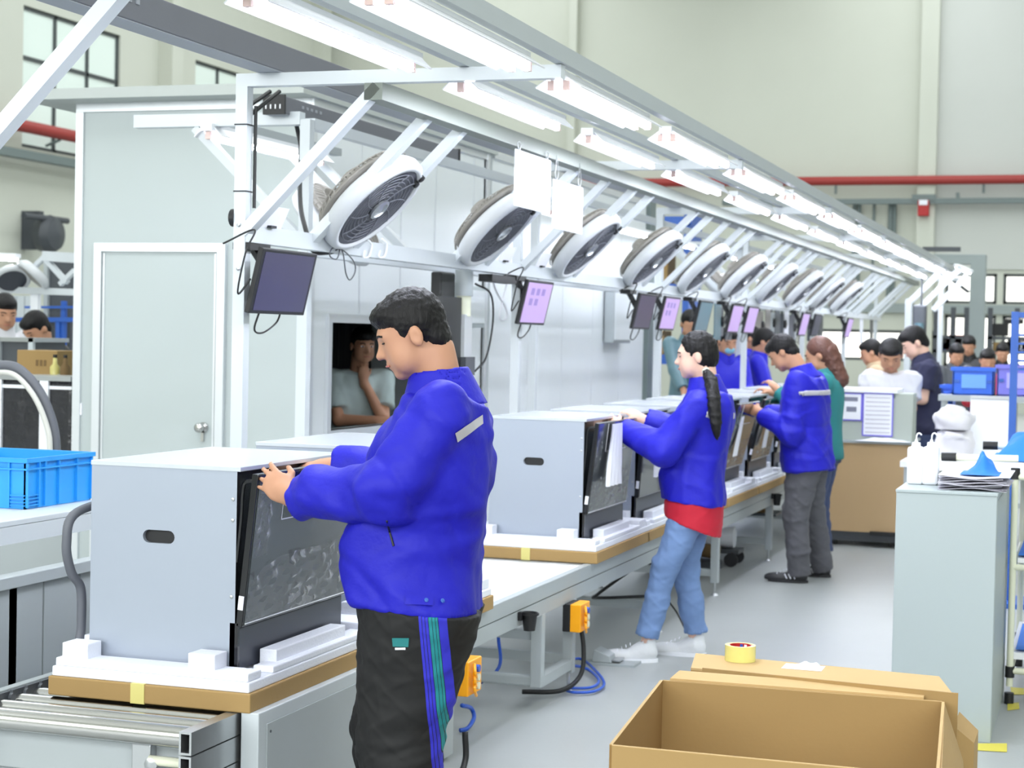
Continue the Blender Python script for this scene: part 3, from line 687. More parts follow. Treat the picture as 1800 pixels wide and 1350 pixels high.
hose([fl(995, 1168, .08), fl(1030, 1175, .03), fl(1052, 1195, .02), fl(1040, 1208), fl(1000, 1210)], .007, 'hose_blue', 'blue air hose coiled on the floor by the conveyor foot, inner loop')
hose([(-2.23, 7.8, .33), (-2.2, 7.78, .2), (-2.2, 7.74, .08), (-2.25, 7.6, .03), (-2.4, 7.5, .03)], .011, 'black', 'black cable running down the leg below the right yellow box')
hose([(-2.45, 7.5, .42), (-2.5, 7.45, .3), (-2.48, 7.4, .15), (-2.6, 7.35, .05)], .008, 'hose_blue', 'blue hose under the conveyor beside the cup')
hose([fl(812, 1240, .12), fl(828, 1245, .08), fl(833, 1262, .04), fl(822, 1280, .02), fl(808, 1284, .015)], .009, 'hose_blue', 'blue hose curling on the floor beside the front man')
hose([(-2.17, 6.1, .16), (-2.16, 6.08, .06), (-2.17, 6.0, .02), (-2.3, 5.95, .015)], .012, 'black', 'black cable below the left yellow box')
hose([(-2.3, 9.0, .4), (-2.5, 9.1, .25), (-2.55, 9.3, .2), (-2.3, 9.5, .2)], .009, 'black', 'black cable sagging under the conveyor left of the woman')
hose([(-2.24, 9.56, .42), (-2.22, 9.6, .3), (-2.23, 9.55, .2), (-2.18, 9.6, .1), (-2.12, 9.55, .02)], .005, 'black', 'thin black wire hanging between the legs of the woman')
# foot pedal
a = fl(1035, 1172); t = thing('foot_pedal', 'grey steel foot pedal on the floor under the front shoe of the woman', 'pedal', (-2.27, 8.5, 0))
MB().box(-2.36, 8.42, 0, -2.12, 8.56, .012).build('base_plate', 'grey_steel', t); MB().prism([(-2.34, 8.43, .012), (-2.24, 8.43, .012), (-2.25, 8.43, .045), (-2.33, 8.43, .075)], (0, .12, 0)).build('pedal_housing', 'grey_steel', t, bevel=.004)
MB().box(-2.25, 8.44, .02, -2.2, 8.54, .026).build('pedal_plate', 'aluminium', t)
# motor trolley under the conveyor
t = thing('motor_trolley', 'white cylinder motor on small wheels under the conveyor', 'motor', (-2.6, 13.0, .0))
MB().cyl((-3.0, 12.6, .2), (-2.45, 12.6, .2), .075, n=20).build('cylinder_tank', 'plastic_white', t, auto=True); MB().box(-3.0, 12.5, .09, -2.4, 12.7, .12).build('carriage', 'dark_steel', t)
for x in (-2.95, -2.45):
    for y in (12.48, 12.72): MB().lathe((x, y, .05), (0, 1, 0), [(.01, -.012), (.05, -.012), (.05, .012), (.01, .012)], 16).build('wheel', 'rubber', t, auto=True)
t = thing('chain_guard', 'brown and black drive unit under the conveyor beside the tank', 'motor', (-2.6, 12.0, 0))
MB().box(-2.95, 11.7, .05, -2.6, 12.2, .16).build('gear_housing', 'black', t, bevel=.01); MB().cyl((-2.9, 12.3, .16), (-2.5, 12.3, .12), .05, n=14).build('drive_motor', 'cardboard_dark', t, auto=True); MB().box(-2.95, 12.2, .0, -2.5, 12.4, .06).build('base_plate', 'dark_steel', t)
t = thing('shelf_box', 'small white and brown boxes on the rack under the conveyor', 'box', (-2.7, 13.6, .3))
MB().box(-2.9, 13.5, .30, -2.65, 13.7, .40).build('box', 'plastic_white', t); MB().box(-2.64, 13.5, .30, -2.4, 13.7, .39).build('box', 'cardboard_dark', t); MB().box(-3.0, 13.45, .28, -2.3, 13.75, .30).build('rack_plate', 'dark_steel', t)

# ================================================================== MACHINES
MX0, MX1, MD, MB0, MB1 = -2.80, -2.325, .74, .655, 1.215
def slot_plate(mb, y, x0, x1, z0, z1, cx, cz, hw, hr, th):
    "vertical plate at y with a stadium shaped hole"
    n = 8; ring = []
    for s, a0 in ((1, -90), (-1, 90)):
        for k in range(n+1):
            a = math.radians(a0+180*k/n); ring.append((cx+s*(hw-hr)+hr*math.cos(a), cz+hr*math.sin(a)))
    m = len(ring); outer = []
    for (x, z) in ring:
        dx, dz = x-cx, z-cz; sx = (x1-cx if dx > 0 else x0-cx)/dx if abs(dx) > 1e-6 else 1e9; sz = (z1-cz if dz > 0 else z0-cz)/dz if abs(dz) > 1e-6 else 1e9
        f_ = min(abs(sx), abs(sz)); outer.append((cx+dx*f_, cz+dz*f_))
    # insert corners
    V = [(x, y, z) for x, z in ring]+[(x, y, z) for x, z in outer]; F = [(i, (i+1) % m, m+(i+1) % m, m+i) for i in range(m)]
    b = len(V); V += [(x1, y, z0), (x1, y, z1), (x0, y, z1), (x0, y, z0)]
    def side(p):
        if abs(p[0]-x1) < 1e-6: return 0
        if abs(p[1]-z1) < 1e-6: return 1
        if abs(p[0]-x0) < 1e-6: return 2
        return 3
    for i in range(m):
        s0, s1 = side(outer[i]), side(outer[(i+1) % m])
        if s0 != s1:
            order = [0, 1, 2, 3]; cs = []; q_ = s0
            while q_ != s1: cs.append(b+{0: 1, 1: 2, 2: 3, 3: 0}[q_]); q_ = (q_+1) % 4
            F.append((m+i, m+(i+1) % m)+tuple(cs[::-1]))
    k = len(V); V += [(x, y+th, z) for x, y_, z in V[:m]]; F += [((i+1) % m, i, k+i, k+(i+1) % m) for i in range(m)]
    mb.add(V, F)
def machine(Y, label, open_=.03, film_=True, door_far=False):
    t = thing('dishwasher', label, 'appliance', ((MX0+MX1)/2, Y, MB0), 'dishwashers on the conveyor')
    m = MB(); slot_plate(m, Y, MX0, MX1, MB0, MB1, -2.575, 1.015, .052, .019, .014)
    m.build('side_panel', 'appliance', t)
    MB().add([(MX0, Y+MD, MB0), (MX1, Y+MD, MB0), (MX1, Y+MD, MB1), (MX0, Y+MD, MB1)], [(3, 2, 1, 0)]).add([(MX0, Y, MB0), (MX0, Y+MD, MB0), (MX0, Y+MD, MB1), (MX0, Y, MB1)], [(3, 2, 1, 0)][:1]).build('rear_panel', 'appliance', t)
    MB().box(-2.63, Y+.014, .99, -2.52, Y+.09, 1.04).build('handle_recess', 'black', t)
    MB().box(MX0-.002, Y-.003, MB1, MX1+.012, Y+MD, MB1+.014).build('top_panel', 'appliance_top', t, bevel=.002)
    MB().box(MX1-.03, Y+.015, MB0, MX1-.012, Y+MD-.01, MB1).build('front_frame', 'door_glass', t)
    MB().box(MX1-.012, Y+.004, MB0+.12, MX1-.002, Y+.02, MB1).build('seal', 'black', t); MB().box(MX1-.012, Y+MD-.02, MB0+.12, MX1-.002, Y+MD-.004, MB1).build('seal', 'black', t)
    MB().tube(catmull([(MX1-.004, Y+.01, MB0+.30), (MX1+.008, Y+.01, MB0+.42), (MX1+.012, Y+.01, MB1-.06), (MX1+.02, Y+.012, MB1-.03), (MX1+.05, Y+.014, MB1-.025)], 5), .006, 6).build('door_gasket', 'black_gloss', t)
    for z in (MB1-.08, MB1-.14, MB0+.2): MB().lathe((MX1-.012, Y, z), (0, -1, 0), [(.006, 0), (.005, .002), (.001, .003)], 10).build('rivet', 'aluminium', t)
    # tilted door
    zb, zt = MB0+.115, MB1-.005; xb, xt = MX1+.012, MX1+.012+open_
    up = np.array((xt-xb, 0, zt-zb)); L_ = np.linalg.norm(up); up /= L_; n = np.array((up[2], 0, -up[0])); v = np.array((0, 1.0, 0))
    c = np.array((xb, Y+MD/2, zb))+up*L_/2
    d = MB().obox(c, n*.01, v*(MD/2), up*L_/2).build('door', 'black_gloss', t, bevel=.003)
    MB().obox(c+n*.0108, n*.001, v*(MD/2-.012), up*(L_/2-.004)).build('door_glass', 'door_glass', d)
    q = c+n*.0122+up*(L_/2-.075); MB().obox(q, n*.0006, v*.19, up*.068).build('display', 'display_black', d)
    MB().obox(q+n*.0006-up*.069, n*.0008, v*.19, up*.0016).build('display_line', 'paper', d); MB().obox(q+n*.0006-v*.19, n*.0008, v*.0012, up*.068).build('display_line', 'paper', d)
    if film_:
        fm = MB(); nn, mm = 26, 14
        V = []; rnd = random.Random(int(Y*10))
        for i in range(nn+1):
            a = i/nn
            for j in range(mm+1):
                b = j/mm; top = .13+.10*a+.02*math.sin(a*3.1*2)
                p = c+n*(.014+.004*math.sin(i*1.7+j*.9)+.004*math.sin(i*.6-j*2.1)+.006*(b > .92))+v*((a-.5)*MD*.97)+up*(-L_/2+.012+b*top); V.append(p)
        fm.add(V, [(i*(mm+1)+j, (i+1)*(mm+1)+j, (i+1)*(mm+1)+j+1, i*(mm+1)+j+1) for i in range(nn) for j in range(mm)])
        fm.build('protective_film', 'clear_film', d, smooth=True)
        fm = MB(); V = []
        for i in range(7):
            for j in range(18):
                V.append(c+n*(.0135+.003*math.sin(i*2.2+j*1.3))+v*(-MD/2+.012+i*.016)+up*(-.02+j/17*(L_/2-.02)))
        fm.add(V, [(i*18+j, (i+1)*18+j, (i+1)*18+j+1, i*18+j+1) for i in range(6) for j in range(17)]); fm.build('protective_film', 'clear_film', d, smooth=True)
        MB().tube([c+n*.014+v*((a-.5)*MD*.97)+up*(-L_/2+.010) for a in np.linspace(0, 1, 30)], .0018, 5).build('film_edge', 'plastic_white', d)
    MB().obox(c-v*(MD/2+.001)-up*(L_/2-.07), n*.008, v*.002, up*.02).build('door_label', 'paper', d)
    MB().box(MX1-.004, Y+.004, MB0-.01, MX1+.008, Y+MD-.004, zb-.006).build('kick_plate', 'kick_plate', t, bevel=.002)
    MB().box(MX1-.016, Y+.0, MB0-.012, MX1+.010, Y+.012, zb+.01).build('kick_edge', 'black_gloss', t)
    return t
def transport_tray(Y, label):
    x0, x1, y1 = -2.865, -2.215, Y+MD+.17; y0 = Y-.115
    t = thing('transport_tray', label, 'tray', ((x0+x1)/2, Y, CZ), 'foam and cardboard trays under the machines')
    MB().box(x0, y0, CZ+.001, x1, y1, CZ+.056).build('cardboard_base', 'cardboard', t, bevel=.004)
    xm = -2.57; MB().box(xm-.022, y0-.0025, CZ, xm+.022, y0+.06, CZ+.0575).build('tape_strip', 'tape_yellow', t)
    f_ = MB(); f_.box(x0+.008, y0+.008, CZ+.056, x1-.008, y1-.008, CZ+.085)
    f_.build('foam_base', 'foam', t, bevel=.004)
    MB().box(x0+.015, y0+.015, CZ+.085, x1-.015, Y-.016, MB0+.004).build('foam_edge', 'foam', t, bevel=.004); MB().box(x0+.015, Y+MD+.01, CZ+.085, x1-.015, y1-.015, MB0+.02).build('foam_edge', 'foam', t, bevel=.004)
    MB().box(x0+.015, Y-.012, CZ+.085, MX0-.006, Y+MD+.006, MB0+.02).build('foam_edge', 'foam', t, bevel=.004)
    MB().box(MX1+.035, Y+.05, CZ+.085, x1-.01, Y+MD+.006, MB0+.0).build('foam_edge', 'foam', t, bevel=.004); MB().box(MX1+.02, Y+.12, CZ+.085, x1-.035, Y+.62, MB0+.035).build('foam_block', 'foam', t, bevel=.004)
    for x in (MX0-.035, MX1-.1): MB().box(x, Y-.09, CZ+.085, x+.085, Y-.014, MB0+.047).build('foam_block', 'foam', t, bevel=.003)
    MB().box(MX0, Y+.0, CZ+.085, MX1-.02, Y+MD, MB0-.001).build('foam_core', 'foam', t)
    MB().box(MX0-.05, Y+.05, MB0+.02, MX0-.008, Y+.2, MB0+.047).build('foam_block', 'foam', t, bevel=.003)
    return t
mach = [(4.55, 'grey dishwasher that the front man holds, its glass door part open', .045), (5.62, 'grey dishwasher just behind the first one, only its top seen', .03), (8.15, 'grey dishwasher that the ponytailed woman works on', .05),
        (9.15, 'dishwasher right after the one at the ponytailed woman, its door mostly hidden', .03), (10.22, 'dishwasher on the conveyor hidden behind the ponytailed woman', .09), (11.28, 'dishwasher with leaning door right of the ponytailed woman', .12),
        (12.34, 'dishwasher with leaning door before the man in grey trousers', .10), (13.4, 'dishwasher half hidden behind the man in grey trousers', .08), (14.6, 'farther dishwasher past the man in grey trousers', .05), (15.9, 'farthest dishwasher on the line', .05)]
for i, (Y, lab, op) in enumerate(mach):
    machine(Y, lab, op, film_=i in (0, 2, 5, 6)); transport_tray(Y, 'foam tray on cardboard under the '+lab.replace('grey ', '').split(',')[0])
# drain hose of the first machine
hose([onx(150, 885, -2.82)+np.array((0, .3, 0)), onx(136, 900, -2.86), onx(117, 955, -2.87), onx(125, 1005, -2.87), onx(142, 1035, -2.86), onx(143, 1100, -2.86), onx(143, 1140, -2.86), onx(160, 1150, -2.82)+np.array((0, .1, 0))], .014, 'hose_grey', 'grey drain hose curving behind the first dishwasher')
# towels hanging on machines
def cloth(name, pts0, pts1, w_dir, m, lab, cat, n=16, fold=.012):
    "strip of cloth from top to bottom with folds"
    top = np.array(pts0, float); bot = np.array(pts1, float); wv = np.array(w_dir, float); V = []
    nrm = np.cross(wv, bot-top); nrm /= np.linalg.norm(nrm); k = 14
    for i in range(k+1):
        for j in range(n+1):
            a = i/k; b = j/n-.5; V.append(top+(bot-top)*a+wv*b*(.75+.35*a)+nrm*(fold*a*math.sin(j*1.5+i*.2)))
    N0 = len(V); V += [v_-nrm*.004 for v_ in V]; F = [(i*(n+1)+j, i*(n+1)+j+1, (i+1)*(n+1)+j+1, (i+1)*(n+1)+j) for i in range(k) for j in range(n)]
    F += [tuple(q+N0 for q in f[::-1]) for f in F]
    o = MB().add(V, F).build(name, m, smooth=True); return tag(o, lab, cat)
cloth('towel', (-2.235, 8.42, 1.20), (-2.235, 8.38, .90), (0, .24, 0), 'paper', 'white towel hanging over the door edge below the hand of the woman', 'towel')
cloth('towel', (-2.22, 9.32, 1.15), (-2.235, 9.30, .88), (0, .16, 0), 'paper', 'second white cloth hanging between the dishwasher and the jacket of the woman', 'towel')
for Y, px in ((11.28, 1285), (12.34, 1335)):
    cloth('towel', (-2.20, Y+.25, 1.17), (-2.25, Y+.22, .86), (0, .12, 0), 'paper', 'white cloth strip hanging on the leaning door '+('right of the ponytailed woman' if Y < 12 else 'before the man in grey trousers'), 'towel', fold=.004)

# ================================================================== LEFT SIDE
# near bench, its crate and frame
t = thing('side_bench', 'pale steel bench left of the first dishwasher carrying the blue crate', 'bench', (-3.9, 5.5, 0))
MB().box(-4.6, 4.2, .945, -3.45, 6.1, .965).build('bench_top', 'white_steel', t, bevel=.003); MB().box(-3.47, 4.2, .885, -3.448, 6.1, .944).build('apron', 'white_steel', t); MB().box(-4.6, 4.2, .885, -4.58, 6.1, .944).build('apron', 'white_steel', t)
for y in (4.25, 6.0):
    for x in (-4.55, -3.52): MB().box(x, y, 0, x+.05, y+.05, .885).build('leg', 'white_steel', t)
t = thing('blue_crate', 'bright blue plastic crate on the bench at left', 'crate', (-3.8, 5.65, .966))
cx0, cx1, cy0, cy1, cz0, cz1 = -4.05, -3.61, 5.43, 5.86, .966, 1.145; w_ = .008
MB().box(cx0+.02, cy0+.02, cz0, cx1-.02, cy1-.02, cz0+.01).build('crate_floor', 'crate_blue', t)
for nm, q in (('crate_wall', (cx0, cy0, cx1, cy0+w_)), ('crate_wall', (cx0, cy1-w_, cx1, cy1)), ('crate_wall', (cx0, cy0, cx0+w_, cy1)), ('crate_wall', (cx1-w_, cy0, cx1, cy1))):
    MB().box(q[0], q[1], cz0, q[2], q[3], cz1).build(nm, 'crate_blue', t)
for nm, q in (('rim', (cx0-.012, cy0-.012, cx1+.012, cy0)), ('rim', (cx0-.012, cy1, cx1+.012, cy1+.012)), ('rim', (cx1, cy0, cx1+.012, cy1)), ('rim', (cx0-.012, cy0, cx0, cy1))):
    MB().box(q[0], q[1], cz1-.014, q[2], q[3], cz1+.002).build(nm, 'crate_blue', t); MB().box(q[0], q[1], cz1-.04, q[2], q[3], cz1-.034).build(nm, 'crate_blue', t)
for y in (cy0+.0, cy0+.07, cy0+.11, cy0+.20, cy0+.32, cy1-.01): MB().box(cx1, y, cz0+.005, cx1+.01, y+.008, cz1-.014).build('rib', 'crate_blue', t)
for k in range(4):
    MB().box(cx1, cy0+.01+.0*k, cz0+.01+k*.012, cx1+.008, cy0+.07, cz0+.014+k*.012).build('rib', 'crate_blue', t); MB().box(cx1-.06, cy0-.008, cz0+.01+k*.012, cx1, cy0, cz0+.014+k*.012).build('rib', 'crate_blue', t)
for x in (cx1-.07, cx1-.2, cx1-.32): MB().box(x, cy0-.008, cz0+.005, x+.008, cy0, cz1-.014).build('rib', 'crate_blue', t)
t = thing('steel_rack', 'grey steel rack with wide uprights beside the conveyor at left', 'rack', (-3.3, 5.2, 0))
a0, a1 = onx(0, 1020, -3.28), onx(150, 985, -3.28); zr = (a0[2]+a1[2])/2
MB().box(-3.34, 4.2, zr-.04, -3.28, 6.6, zr).build('top_rail', 'grey_steel', t, bevel=.003)
for px, ww in ((15, .16), (57, .19), (118, .2), (180, .2)):
    y = yat(px, -3.29); MB().box(-3.335, y-ww/2, 0, -3.30, y+ww/2, zr-.04).build('upright', 'grey_steel', t)
MB().box(-3.32, 4.2, .1, -3.29, 6.6, .14).build('lower_rail', 'grey_steel', t)
t = thing('parts_bin', 'dark bin with red and blue things behind the rack uprights', 'bin', (-3.6, 5.0, 0)); MB().box(-3.9, 4.4, 0, -3.56, 5.9, .45).build('bin_body', 'black', t)
MB().box(-3.56, 5.2, .1, -3.54, 5.3, .42).build('red_bottle', 'red', t, bevel=.01); MB().tube(catmull([(-3.55, 4.7, .3), (-3.54, 4.8, .36), (-3.54, 4.95, .34), (-3.55, 5.0, .2)]), .008, 6).build('blue_lead', 'hose_blue', t)
# wrapped machine with hoses farther left
LY = 9.3
t = thing('wrapped_machine', 'machine in black film standing left of the booth', 'machine', (-6.0, LY, 0))
def LX(px): return ony(px, 700, LY)[0]
z1 = ony(60, 660, LY)[2]; z0 = ony(60, 800, LY)[2]
MB().box(LX(-60), LY, .7, LX(126), LY+.25, z1-.03).build('film_wrap', 'black_film', t, bevel=.02); MB().box(LX(-60)-.01, LY-.02, z1-.03, LX(127), LY+.27, z1).build('top_frame', 'aluminium', t); MB().box(LX(-60), LY-.01, z1-.08, LX(127), LY, z1-.06).build('top_frame', 'plastic_white', t)
for px in (-2, 80): MB().box(LX(px)-.03, LY-.02, .7, LX(px)+.03, LY, z1-.03).build('corner_foam', 'plastic_white', t)
MB().box(LX(-60), LY, 0, LX(126), LY+.25, .7).build('base_table', 'grey_steel', t)
hose([ony(-30, 655, 7.6), ony(0, 643, 7.6), ony(35, 650, 7.6), ony(70, 690, 7.6), ony(92, 745, 7.6), ony(98, 800, 7.6), ony(98, 900, 7.6)], .026, 'hose_grey', 'thick grey hose arching in front of the wrapped machine')
hose([ony(-30, 665, 7.55), ony(0, 655, 7.55), ony(30, 662, 7.55), ony(62, 700, 7.55), ony(84, 755, 7.55), ony(88, 800, 7.55), ony(88, 900, 7.55)], .014, 'hose_white', 'thin white hose arching in front of the wrapped machine')
# far line at left
FY = 14.0
def FP(px, py, y=FY): return ony(px, py, y)
t = thing('far_line_frame', 'white lamp frame of the neighbouring line seen left of the booth', 'frame', (FP(60, 480)[0], FY, 0))
MB().bar(FP(-40, 508), FP(140, 514), .06, .06).build('service_rail', 'white_steel', t); MB().bar(FP(78, 450), FP(140, 454), .08, .09).build('top_beam', 'white_steel', t)
MB().bar(FP(80, 450), FP(35, 495), .04, .05, (0, 1, 0)).build('strut', 'white_steel', t); MB().bar(FP(80, 455), FP(118, 497), .04, .06, (0, 1, 0)).build('strut', 'white_steel', t); MB().bar(FP(106, 500), FP(132, 475), .04, .05, (0, 1, 0)).build('strut', 'white_steel', t)
q = FP(60, 510); MB().box(FP(-30, 510)[0], FY, 0, FP(-30, 510)[0]+.06, FY+.06, q[2]).build('post', 'white_steel', t); MB().box(FP(140, 510)[0], FY, 0, FP(140, 510)[0]+.06, FY+.06, q[2]).build('post', 'white_steel', t)
q = FP(60, 525); MB().box(q[0]-.04, FY, q[2]-.1, q[0]+.04, FY+.05, q[2]+.08).build('socket_box', 'plastic_white', t)
t = thing('tube_lamp', 'tube lamp of the neighbouring line at the left edge', 'lamp', FP(10, 450)); MB().bar(FP(-60, 446), FP(32, 450), .09, .04).build('lamp_body', 'lamp_white', t); MB().cyl(FP(-60, 452), FP(30, 456), .016).build('tube', 'tube_glow', t)
for (px, py, lab, s) in ((20, 488, 'drum fan of the neighbouring line at the left edge', 1), (60, 480, 'drum fan back of the neighbouring line, beside its strut', -1)):
    c = FP(px, py, 13.9); t = thing('tilted_fan', lab, 'fan', c); n_ = np.array((.5*s, -.45, -.74)); n_ /= np.linalg.norm(n_)
    MB().lathe(c, n_, [(.13, -.04), (.17, 0), (.17, .04), (.14, .05), (.13, .04)], 28).build('housing', 'fan_white', t, smooth=True); MB().lathe(c, n_, [(.01, .048), (.13, .046), (.13, .03)], 28).build('grille_plate', 'fan_dark' if s > 0 else 'fan_back', t, auto=True)
t = thing('blue_rack', 'blue steel shelf rack far left behind the workers', 'rack', (FP(90, 600, 17)[0], 17, 0))
for a, b, w_ in (((20, 562), (140, 562), .05), ((45, 540), (140, 540), .025), ((103, 565), (103, 700), .05)):
    MB().bar(ony(*a, 17), ony(*b, 17), .05, w_, (0, 0, 1) if a[1] == b[1] else (0, 1, 0)).build('rack_bar', 'blue_frame', t)
for px in (106,):
    x = ony(px, 600, 17)[0]; MB().box(x, 17, 0, x+.05, 17.05, 1.9).build('post', 'blue_frame', t)
t = thing('rack_load', 'dark machine parts stacked on the blue rack', 'machine', (FP(104, 500, 17.3)[0], 17.3, 0))
MB().box(*(ony(82, 700, 17.2)*np.array((1, 1, 0))), *(ony(125, 450, 17.2)+np.array((0, .5, 0)))).build('cabinet_body', 'dark_steel', t); MB().bar(ony(82, 450, 17.18), ony(82, 660, 17.18), .05, .05, (0, 1, 0)).build('corner_post', 'grey_steel', t)
t = thing('curtain_strip', 'blue grey ribbed sheets hanging left of the dark rack', 'curtain', (FP(20, 560, 18)[0], 18, 1.0))
for k in range(9): 
    a = ony(-12+k*7, 520, 18); b = ony(-12+k*7, 640, 18); MB().box(a[0], 18+.02*(k % 2), b[2], a[0]+.1, 18.03+.02*(k % 2), a[2]).build('sheet', 'screen_teal' if k % 2 else 'cool_white', t)
t = thing('open_machine', 'grey framed machine standing before the man in white at far left', 'machine', (FP(25, 640, 11)[0], 11, 0))
def GP(px, py): return ony(px, py, 11)
a, b = GP(-30, 592), GP(60, 640); MB().box(a[0], 11, .5, b[0], 11.4, a[2]-.02).build('machine_core', 'dark_steel', t); MB().box(a[0], 10.97, a[2]-.03, b[0]+.02, 11.42, a[2]).build('top_frame', 'aluminium', t)
for px in (0, 58): x = GP(px, 600)[0]; MB().box(x-.02, 10.97, .5, x+.02, 11.0, a[2]).build('corner_post', 'cool_white', t)
MB().box(a[0], 11, 0, b[0], 11.4, .5).build('base', 'grey_steel', t)
t = thing('cardboard_box', 'cardboard box on the far left line below the seated worker', 'box', (FP(70, 640, 10.0)[0], 10.0, 0)); a, b = ony(30, 615, 10.0), ony(100, 655, 10.0)
MB().box(a[0], 10.0, b[2]-.1, b[0], 10.3, a[2]).build('carton', 'cardboard', t, bevel=.004); q = ony(70, 638, 9.999)
for k in range(3): MB().box(q[0]-.03+k*.03, 9.997, q[2]-.02, q[0]-.012+k*.03, 10.0, q[2]+.02).build('print', 'cardboard_dark', t)
MB().box(a[0]-.3, 9.7, 0, min(b[0]+.6, -5.76), 10.2, b[2]-.1).build('stand', 'grey_steel', t)
ZST = b[2]-.1
for i, (px, py, h, m, lab) in enumerate(((101, 600, .12, 'plastic_cream', 'tall cream bottle behind the far left cardboard box'), (97, 620, .2, 'tape_yellow', 'yellow tied bundle right of the far left cardboard box'), (115, 625, .2, 'cardboard_dark', 'dark red bundle of cables right of the far left box'))):
    q = ony(px, py, 9.85); t = thing('bottle' if i == 0 else 'bundle', lab, 'bottle' if i == 0 else 'bundle', q)
    MB().lathe((q[0], 10.15 if False else 9.85, ZST), (0, 0, 1), [(.02, 0), (.03, .01), (.032, h*.7), (.015, h*.8), (.012, h)], 14).build('body', m, t, smooth=True)
    MB().cyl((q[0], 10.15 if False else 9.85, ZST+h), (q[0], 10.15 if False else 9.85, ZST+h+.02), .013).build('cap', 'black', t)

# ================================================================== RIGHT SIDE
t = thing('grey_cabinet', 'tall pale grey cabinet standing at right with papers on top', 'cabinet', (-.57, 7.9, 0))
X0, X1, YA, YB, ZT = -.775, -.372, 7.43, 8.5, 1.02
MB().box(X0, YA, .0, X1, YB, ZT-.012).build('cabinet_body', 'grey_cabinet', t, bevel=.003); MB().box(X0-.002, YA-.004, ZT-.012, X1+.003, YB, ZT).build('cabinet_top', 'grey_cabinet', t, bevel=.002)
MB().box(X1, YA+.02, .02, X1+.002, YB-.02, ZT-.03).build('side_sheet', 'grey_cabinet_side', t)
MB().box(X0+.02, YB, .05, X1-.02, YB+.01, ZT-.05).build('rear_door', 'grey_cabinet_side', t)
def bottle(px, lab):
    q = onz(px, 838, ZT); y = 7.75; x = ony(px, 800, y)[0]; t = thing('wash_bottle', lab, 'bottle', (x, y, ZT), 'white wash bottles on the cabinet')
    z1 = ony(px, 785, y)[2]
    MB().box(x-.034, y-.034, ZT, x+.034, y+.034, z1).build('bottle_body', 'plastic_white', t, bevel=.012); MB().lathe((x, y, z1), (0, 0, 1), [(.02, 0), (.018, .018), (.008, .02), (.006, .03)], 14).build('bottle_cap', 'plastic_white', t, auto=True)
    MB().tube(catmull([(x, y, z1+.02), (x+.002, y, z1+.05), (x+.012, y, z1+.058), (x+.022, y, z1+.05)]), .0035, 7).build('spout', 'plastic_white', t, smooth=True)
bottle(1610, 'white wash bottle with bent spout on the grey cabinet, left one'); bottle(1637, 'white wash bottle with bent spout on the grey cabinet, right one')
rnd = random.Random(3)
z = ZT
for k in range(9):
    y = 7.72+rnd.uniform(-.03, .03); x0 = ony(1652, 820, 7.6)[0]; x1 = X1+.03+rnd.uniform(-.02, .02); o = MB(); n_ = 8; V = []
    for i in range(n_+1):
        a = i/n_; V += [(x0+(x1-x0)*a, y-.2, z+.010*math.sin(a*3+k*.6)**2+.003), (x0+(x1-x0)*a, y+.25, z+.010*math.sin(a*3+k)**2+.003)]
    N0 = len(V); V += [(a, b, c-.0025) for a, b, c in V]; F = [(2*i, 2*i+2, 2*i+3, 2*i+1) for i in range(n_)]; F += [tuple(q+N0 for q in f[::-1]) for f in F]+[(2*i, N0+2*i, N0+2*i+2, 2*i+2) for i in range(n_)]
    tag(o.add(V, F).build('paper_sheet', 'paper' if k % 3 == 2 else 'paper_grey'), f'loose white sheet in the stack on the grey cabinet, {ORD[8-k]} from the top', 'paper', 'paper stack on the cabinet'); z += .006
def heap(name, base, size, m, lab, cat, seed, n=22, peaks=3):
    r = random.Random(seed); V = []; P = [(r.uniform(.2, .8), r.uniform(.2, .8), r.uniform(.5, 1)) for _ in range(peaks)]
    for i in range(n+1):
        for j in range(n+1):
            a, b = i/n, j/n; h = max(P_[2]*math.exp(-((a-P_[0])**2+(b-P_[1])**2)*14) for P_ in P); e = min(1, 6*min(a, 1-a, b, 1-b))
            h = h*e*(1+.18*math.sin(a*19+b*7)+.14*math.sin(b*23-a*5)); V.append((base[0]+a*size[0], base[1]+b*size[1], base[2]+h*size[2]))
    N0 = len(V); V += [(a, b, base[2]) for a, b, c in V]; F = [(i*(n+1)+j, (i+1)*(n+1)+j, (i+1)*(n+1)+j+1, i*(n+1)+j+1) for i in range(n) for j in range(n)]; F += [tuple(q+N0 for q in f[::-1]) for f in F]
    return tag(MB().add(V, F).build(name, m, smooth=True), lab, cat)
heap('blue_cloth', (ony(1690, 800, 7.7)[0], 7.6, ZT+.06), (.16, .25, .09), 'cloth_blue', 'small blue cloth crumpled on top of the papers', 'cloth', 5, peaks=1)
